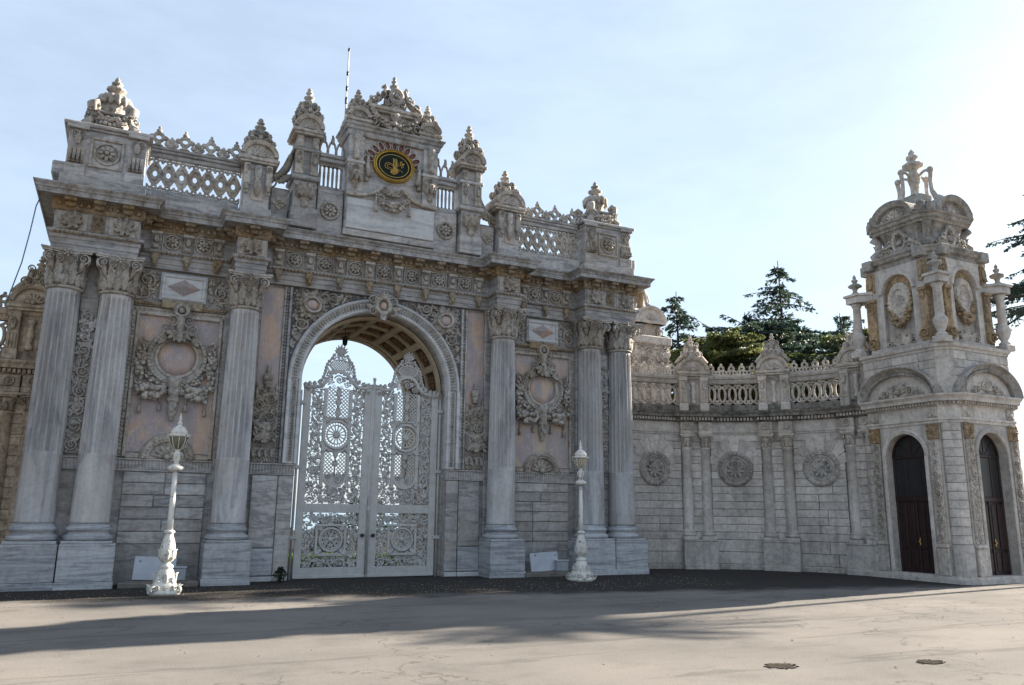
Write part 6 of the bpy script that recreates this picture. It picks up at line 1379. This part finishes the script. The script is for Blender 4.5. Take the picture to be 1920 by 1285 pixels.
# ================================================================== TURRET BEHIND THE WALL
tu = thing('stone_turret', 'small sunlit stone turret with an arched hood rising behind the right end of the gateway', 'turret', (17.75, 6.6, 0))
g = Geo(); box(g, -1.15, 1.15, -1.15, 1.15, 0, 12.55, 0.03); box(g, -1.3, 1.3, -1.3, 1.3, 12.4, 12.9, 0.06); box(g, -1.22, 1.22, -1.22, 1.22, 11.0, 11.2, 0.04); box(g, -1.22, 1.22, -1.22, 1.22, 11.7, 12.05, 0.05); obj('body', g, MT['lime'], tu)
for k in range(4):
    g = Geo(); carve(g, lambda x, z: abs(x) < 1.1, -1.1, 1.1, 11.2, 12.4, -1.15, 91, 40, 0.3, 0.06, 1.2, under=60, ul=0.4); obj('body_carving', g, MT['limecarved'], tu, rz=k*pi/2)
g = Geo(); box(g, -0.8, 0.8, -0.8, 0.8, 12.9, 13.7, 0.03)
for sx in (-1, 1):
    for sy in (-1, 1): g.put(SCROLL, T4((sx*0.75, sy*0.85, 13.2), s=(sx*0.28, 0.5, 0.3))); g.put(LEAF, T4((sx*0.6, -0.85, 12.9), s=(0.4, 0.6, 0.8)))
obj('neck', g, MT['limecarved'], tu)
for k in range(4):
    g = Geo(); prism(g, [(-0.9, 13.85)]+arc_pts(0, 13.85, 0.9, 180, 0, 18, 0.75)+[(0.9, 13.85)], -1.0, 0.1); arcsweep(g, 0, 13.85, 0.98, [(-0.16, -1.0), (-0.1, -1.12), (0.04, -1.18), (0.05, 0.1)], 0, 180, 20, rz=0.86); g.put(SHELL, T4((0, -1.02, 13.95), s=(0.36, 0.4, 0.36))); box(g, -1.05, 1.05, -1.12, -0.2, 13.7, 13.86, 0.02)
    obj('arched_hood', g, MT['lime'], tu, rz=k*pi/2)
for k in range(4):
    g = Geo(); tube(g, [(0, -0.95, 14.55), (0, -0.9, 14.75), (0, -0.62, 15.0), (0, -0.5, 15.5), (0, -0.42, 15.75), (0, -0.2, 15.7), (0, 0, 15.55)], [0.14, 0.15, 0.11, 0.1, 0.12, 0.09, 0.08], 6); obj('crown_bracket', g, MT['limedark'], tu, rz=k*pi/2)
g = Geo(); lathe(g, [(0.7, 14.4), (0.3, 14.8), (0.2, 15.1), (0.3, 15.4), (0.2, 15.6), (0.4, 15.75), (0.4, 15.9), (0.1, 16.0), (0.18, 16.15), (0.02, 16.4)], 14); obj('crown_vase', g, MT['gilt'], tu)
# ================================================================== LAMP POSTS
MT['greenglass'] = plain('dull_green_lantern_glass', (0.10, 0.105, 0.07), (0.16, 0.15, 0.10), 3, 0.15, spec=0.5)
def lamp_post(label, x, y, s=1.0, rz=0.0, gm='glass'):
    t = thing('lamp_post', label, 'lamp', (x, y, 0), rz, 'white lamp posts before the gateway'); t.scale = (0.88*s, 0.88*s, s)
    sq = lambda r, z, th: r*(1.0/np.maximum(np.abs(np.cos(th)), np.abs(np.sin(th))))**0.45 if z < 0.5 else r+0*th
    g = Geo(); lathe(g, [(0.56, 0), (0.58, 0.06), (0.56, 0.13), (0.46, 0.15), (0.48, 0.22), (0.42, 0.32), (0.36, 0.42), (0.32, 0.56), (0.29, 0.70), (0.27, 0.76), (0.22, 0.79), (0.25, 0.83), (0.25, 0.90), (0.16, 0.95), (0.15, 1.0)], 32, fn=sq)
    for k in range(4):
        m = T4(rz=k*pi/2); g.put(LEAF, m @ T4((0, -0.36, 0.34), s=(0.24, 0.25, 0.36))); d = m @ T4(rz=pi/4); g.put(SCROLL, d @ T4((0, -0.60, 0.18), rz=pi/2, s=(0.15, 0.5, 0.13))); g.put(LEAF, d @ T4((0, -0.44, 0.26), s=(0.26, 0.3, 0.34), rx=-0.35)); g.put(ROSE5, m @ T4((0, -0.50, 0.22), s=0.10))
        for f in (-1, 1): g.put(LEAF2, m @ T4((f*0.26, -0.48, 0.12), s=(0.2, 0.3, 0.2)))
    obj('foot', g, MT['lamp'], t)
    g = Geo(); lathe(g, [(0.15, 1.0), (0.24, 1.06), (0.29, 1.2), (0.285, 1.38), (0.235, 1.62), (0.155, 1.86), (0.14, 1.92), (0.20, 1.95), (0.20, 2.0), (0.13, 2.04)], 24)
    for k in range(8): g.put(LEAF, T4(rz=k*pi/4) @ T4((0, -0.27, 1.10), s=(0.18, 0.2, 0.34))); g.put(LEAF, T4(rz=(k+.5)*pi/4) @ T4((0, -0.24, 1.40), s=(0.14, 0.18, 0.30), rx=-0.22))
    obj('leafy_vase', g, MT['lamp'], t)
    g = Geo(); lathe(g, [(0.118, 2.04), (0.108, 2.4), (0.088, 4.0)], 24, fn=lambda r, z, th: r*(1+0.035*np.cos(8*th))); obj('pole', g, MT['lamp'], t)
    g = Geo(); lathe(g, [(0.10, 3.94), (0.20, 3.96), (0.29, 4.02), (0.29, 4.10), (0.18, 4.15), (0.11, 4.2)], 20); lathe(g, [(0.11, 4.2), (0.09, 4.30), (0.14, 4.42), (0.12, 4.55), (0.08, 4.64)], 14)
    for k in range(4): g.put(SCROLL, T4(rz=k*pi/2) @ T4((0.15, 0, 4.45), s=(0.10, 0.2, 0.14)))
    obj('collar', g, MT['lamp'], t)
    g = Geo(); lathe(g, [(0.09, 4.66), (0.17, 4.72), (0.26, 4.84), (0.315, 5.0), (0.315, 5.14)], 20, cap=False); lan = obj('lantern_glass', g, MT[gm], t)
    g = Geo()
    for k in range(8):
        a = k*pi/4; tube(g, [(0.09*cos(a), 0.09*sin(a), 4.66), (0.175*cos(a), 0.175*sin(a), 4.72), (0.268*cos(a), 0.268*sin(a), 4.84), (0.325*cos(a), 0.325*sin(a), 5.0), (0.325*cos(a), 0.325*sin(a), 5.16)], 0.016, 5)
        h = Geo(); tube(h, [(0.30, 0, 5.08), (0.40, 0, 5.11), (0.38, 0, 5.19)], 0.022, 5); g.put(h, T4(rz=a))
    lathe(g, [(0.32, 5.10), (0.36, 5.12), (0.36, 5.18), (0.32, 5.20)], 20); lathe(g, [(0.06, 4.62), (0.12, 4.65), (0.10, 4.71)], 12); obj('lantern_cage', g, MT['lamp'], lan)
    g = Geo(); lathe(g, [(0.33, 5.18), (0.30, 5.30), (0.21, 5.42), (0.09, 5.48), (0.07, 5.52), (0.11, 5.55), (0.07, 5.60), (0.045, 5.64), (0.075, 5.68), (0.04, 5.74), (0.012, 5.90)], 24)
    for k in range(8): g.put(LEAF, T4(rz=k*pi/4) @ T4((0, -0.31, 5.18), s=(0.12, 0.12, 0.14), rx=-0.4))
    obj('lantern_cap', g, MT['lamp'], t)
    g = Geo(); ball(g, (0, 0, 5.0), 0.055, 8); obj('bulb', g, MT['board'], lan)
    return t
lamp_post('white cast iron lamp post with a dark greenish lantern before the left pink panel', -7.84, -2.72, gm='greenglass')
lamp_post('white cast iron lamp post with an amber lantern before the right pair of columns', 8.06, -2.5, 0.98, 0.4)
# ================================================================== SMALL THINGS AT THE FOOT OF THE GATE
def floodlight_board(x, y, label, f, group):
    s = thing('stone_slab', label[1], 'slab', (x, y, 0)); g = Geo(); box(g, -1.25, 1.35, -0.35, 0.35, 0, 0.20, 0.03); box(g, -1.05, 1.15, -0.25, 0.3, 0.2, 0.23, 0.02); obj('slab', g, MT['slab'], s)
    b = thing('white_board', label[0], 'board', (x, y, 0.235)); g = Geo()
    h = Geo(); box(h, -0.82, 0.55, -0.03, 0.03, 0, 0.80, 0.01); g.put(h, T4(ry=f*0.05, rx=-0.16)); obj('panel', g, MT['board'], b)
    g = Geo(); bar(g, (-0.6, 0.05, 0.7), (-0.6, 0.38, 0), 0.025); bar(g, (0.4, 0.05, 0.7), (0.4, 0.38, 0), 0.025); obj('prop', g, MT['greybox'], b)
    c = thing('metal_box', label[2], 'box', (x+0.62*1.0, y-0.08, 0.235)); g = Geo(); box(g, -0.28, 0.28, -0.16, 0.14, 0, 0.42, 0.02); obj('case', g, MT['greybox'], c); g = Geo(); box(g, -0.31, 0.31, -0.19, 0.16, 0.422, 0.47, 0.015); obj('lid', g, MT['board'], c)
floodlight_board(-7.95, -0.25, ('pale board propped on the slab behind the left lamp post', 'low dull slab on the ground behind the left lamp post', 'small grey box beside the board behind the left lamp post'), 1, None)
floodlight_board(7.72, -0.25, ('tilted pale board propped on the slab left of the right lamp post', 'low dull slab on the ground left of the right lamp post', 'small grey box beside the board left of the right lamp post'), -1, None)

def leaf_cloud(g, pts, size, R, flat=0.35):
    for p in pts:
        s = size*R.uniform(0.6, 1.3); a = Vector((R.gauss(0, 1), R.gauss(0, 1), R.gauss(0, 1))).normalized(); b = a.cross(Vector((R.gauss(0, 1), R.gauss(0, 1), R.gauss(0, 1)))).normalized()
        p = Vector(p); g.add([p-a*s, p-b*s*flat, p+a*s, p+b*s*flat], [(0, 1, 2, 3)])
def bush(name, label, cat, loc, rad, h, n, seed, size=0.07, mat='shrub', group=None):
    R = random.Random(seed); t = thing(name, label, cat, loc, 0, group); g = Geo(); P = []
    for k in range(n):
        z = R.random()**0.8; r = rad*(0.35+0.75*sin(pi*min(1, 0.25+0.72*z)))*math.sqrt(R.random())*(1+0.25*sin(9*z+seed)); a = R.uniform(0, 6.28); P.append((r*cos(a), r*sin(a), 0.05+h*z))
    leaf_cloud(g, P, size, R, 0.45); obj('foliage', g, MT[mat], t)
    g = Geo()
    for k in range(5): a = k*1.3; tube(g, [(0, 0, 0), (0.2*rad*cos(a), 0.2*rad*sin(a), h*0.5), (0.6*rad*cos(a), 0.6*rad*sin(a), h*0.85)], 0.02+0.01*rad, 4)
    obj('stem', g, MT['bark'], t); return t
bush('weed', 'small dark green weed growing at the foot of the wall left of the gate', 'plant', (-3.62, 0.25, 0), 0.22, 0.52, 260, 3, 0.06)
for x, y, rx, ry, sd, lb in ((1.98, -19.95, 0.34, 0.25, 1, 'rough dark patch of broken asphalt on the ground, left of the other one'), (5.05, -20.75, 0.30, 0.20, 2, 'rough dark patch of broken asphalt farther right on the ground')):
    R = random.Random(sd); g = Geo(); P = []
    for k in range(22): a = k*2*pi/22; q = R.uniform(0.7, 1.15); P.append((rx*q*cos(a), ry*q*sin(a)))
    prism_z(g, P, 0.002, 0.014)
    for k in range(26): a = R.uniform(0, 6.28); q = R.random()**.5*1.15; ball(g, (rx*q*cos(a), ry*q*sin(a), 0.010), R.uniform(0.012, 0.03), 6, (1, 1, 0.5))
    tag(obj('asphalt_patch', g, MT['patch'], loc=(x, y, 0)), lb, 'patch', 'broken asphalt patches')
# scattered litter: pebbles, dry leaves and scraps near the gate
R = random.Random(77); g = Geo()
for k in range(2150):
    x = R.uniform(-16, 14); y = R.uniform(-6.0, -0.8) if k < 1900 else R.uniform(-24, -6); s = R.uniform(0.008, 0.024) if R.random() < 0.98 else R.uniform(0.02, 0.03)
    g.put(BUD, T4((x, y, s*0.3), rz=R.uniform(0, 6), s=(s, s*R.uniform(.5, 1), s*0.5)))
obj('scattered_grit', g, plain('dry_grit', (0.32, 0.27, 0.19), (0.16, 0.13, 0.09), 30, 0.9), kind='stuff')
# ================================================================== BEHIND THE GATE
gg = Geo(); R = random.Random(5)
for k in range(5000):
    x = R.uniform(-7, 6); y = R.uniform(9.5, 17); h = R.uniform(0.12, 0.3); a = R.uniform(0, 6.28); w = 0.05
    gg.add([(x-w*cos(a), y-w*sin(a), 0), (x+w*cos(a), y+w*sin(a), 0), (x+R.uniform(-.08, .08), y+R.uniform(-.08, .08), h)], None, [(0, 1, 2)])
obj('lawn', gg, MT['grass'], kind='stuff')
for i, (x, y, r, h) in enumerate(((-3.6, 20, 1.5, 2.3), (-0.4, 24, 1.3, 3.0), (3.2, 21, 1.6, 2.2), (6.6, 25, 1.8, 3.6), (-6.6, 25, 1.4, 2.0))):
    bush('shrub', ['dark round shrub seen low through the left leaf of the gate', 'taller dark shrub seen through the middle of the gate', 'dark shrub seen low through the right leaf of the gate', 'large dark shrub beyond the right jamb of the gate', 'dark shrub at the far left behind the gate'][i], 'shrub', (x, y, 0), r, h, 1500, 40+i, 0.16, group='shrubs behind the gate')
# ================================================================== CEDARS
def cedar(label, loc, H, spread, seed, whorls, nb=5, mat='cedar', droop=0.25, lo=0.12, dens=1.0, taper=0.8, up=0.2):
    R = random.Random(seed); t = thing('cedar_tree', label, 'tree', loc, R.uniform(0, 6.28), 'cedars behind the curved wall')
    tr = Geo(); lean = R.uniform(-0.3, 0.3)
    tube(tr, [(lean*(s**2), 0.15*sin(3*s), H*s) for s in np.linspace(0, 1, 12)], [max(0.03, 0.34*(H/20)*(1-s)**0.8) for s in np.linspace(0, 1, 12)], 7)
    fg = Geo(); PV = []
    for w in range(whorls):
        s = lo+(1-lo)*(w+R.uniform(-.3, .3))/whorls; s = min(0.985, max(lo, s)); z = H*s
        L0 = spread*((1-s)/(1-lo))**taper*0.95+0.05*spread
        for b in range(nb):
            if R.random() < 0.10: continue
            a = R.uniform(0, 6.28); L = L0*R.uniform(0.35, 1.2)*(1.35 if R.random() < 0.15 else 1); u0 = up*L*R.uniform(0.3, 1.4); dr = droop*L*R.uniform(0.4, 1.2)
            P = [(lean*s*s+L*u*cos(a+0.15*u), L*u*sin(a+0.15*u), z+u0*u*1.5-dr*u*u*1.2) for u in np.linspace(0, 1, 7)]
            tube(tr, P, [max(0.014, 0.085*(H/20)*(1-u*0.9)*(0.4+L/spread)) for u in np.linspace(0, 1, 7)], 4)
            n = int((6+15*L)*dens)
            for k in range(n):
                u = R.uniform(0.06, 1.0); i = min(5, int(u*6)); fr = u*6-i; p = Vector(P[i]).lerp(Vector(P[i+1]), fr)
                sw = (0.10+0.16*L)*(1.1-u); side = R.uniform(-1, 1)*sw; q = p+Vector((-sin(a)*side, cos(a)*side, -abs(R.gauss(0, 0.10))-0.25*abs(side)*R.random()))
                for j in range(3):
                    sg = 1 if side > 0 else -1
                    d = Vector((cos(a)*0.7-sin(a)*sg*0.6+R.gauss(0, .3), sin(a)*0.7+cos(a)*sg*0.6+R.gauss(0, .3), R.gauss(-0.40, 0.35))).normalized()
                    sl = R.uniform(0.18, 0.42); e = d.cross(Vector((R.gauss(0, 1), R.gauss(0, 1), R.gauss(0, 1)))).normalized()*R.uniform(0.025, 0.055)
                    PV.append((q-e, q+d*sl*0.5-e*1.3, q+d*sl, q+d*sl*0.5+e*1.3))
    V = np.array([[tuple(v) for v in f] for f in PV]).reshape(-1, 3); fg.add(V, np.arange(len(V)).reshape(-1, 4))
    obj('trunk', tr, MT['bark'], t); obj('crown', fg, MT[mat], t); return t
cedar('slender dark cedar standing just right of the small turret', (26.6, 14.5, 0), 19.0, 5.0, 11, 22, 5, droop=0.34, lo=0.45, dens=0.95)
cedar('dark pointed cedar between the slender one and the tallest', (33.2, 14.9, 0), 18.3, 8.5, 23, 17, 5, lo=0.5, up=0.35, dens=1.1)
cedar('tallest dark cedar over the middle of the curved wall', (36.0, 13.6, 0), 22.6, 6.8, 38, 26, 5, droop=0.2, lo=0.40, up=0.05, dens=0.9, taper=0.9)
cedar('short dark cedar just left of the corner tower', (43.0, 14.0, 0), 19.2, 7.5, 44, 17, 5, lo=0.5, dens=1.1)
cedar('broad low cedar with boughs coloured sunlit yellow green behind the wall', (26.0, 8.4, 0), 14.6, 5.6, 52, 9, 12, mat='cedarlit', droop=0.14, lo=0.72, dens=2.2, taper=0.35, up=0.05)
cedar('broad low dark cedar filling the gap under the tallest one', (32.0, 11.5, 0), 17.0, 8.0, 63, 13, 13, droop=0.12, lo=0.62, dens=2.0, taper=0.4, up=0.06)
cedar('broad low cedar coloured sunlit yellow green behind the wall beside the tower', (34.5, 4.6, 0), 15.2, 6.0, 74, 9, 12, mat='cedarlit', droop=0.12, lo=0.72, dens=2.0, taper=0.35, up=0.05)
cedar('tall dark cedar reaching in from the right edge behind the tower', (55.6, 3.0, 0), 30.5, 8.6, 85, 15, 7, droop=0.3, lo=0.62, up=0.1, dens=1.2)
# palm beyond the tower: its trunk and crown throw the thin shadow across the forecourt
pt = thing('palm_tree', 'tall thin palm standing beyond the corner tower', 'tree', (42.5, -8.6, 0))
g = Geo(); tube(g, [(0, 0, 0), (0.1, 0, 5), (0.0, 0.1, 12), (0, 0, 18.7)], [0.24, 0.18, 0.15, 0.17], 8); obj('trunk', g, MT['bark'], pt)
R = random.Random(3); g = Geo()
for k in range(60):
    a = R.uniform(0, 6.28); e = R.uniform(-0.5, 1.1); L = R.uniform(2.2, 3.6); P = []
    for u in np.linspace(0, 1, 8): P.append((L*u*cos(e)*cos(a), L*u*cos(e)*sin(a), 18.6+L*u*sin(e)-1.1*u*u))
    tube(g, P, 0.025, 3)
    for i in range(1, 8):
        p = Vector(P[i])
        for s in (-1, 1):
            for j in (0, 0.5):
                q = p.lerp(Vector(P[i-1]), j); d = Vector((-sin(a)*s*0.55+cos(a)*0.3, cos(a)*s*0.55+sin(a)*0.3, -0.35)); w = Vector((cos(a), sin(a), 0))*0.07
                g.add([q-w, q+w, q+d*1.1], None, [(0, 1, 2)])
obj('crown', g, MT['shrub'], pt)
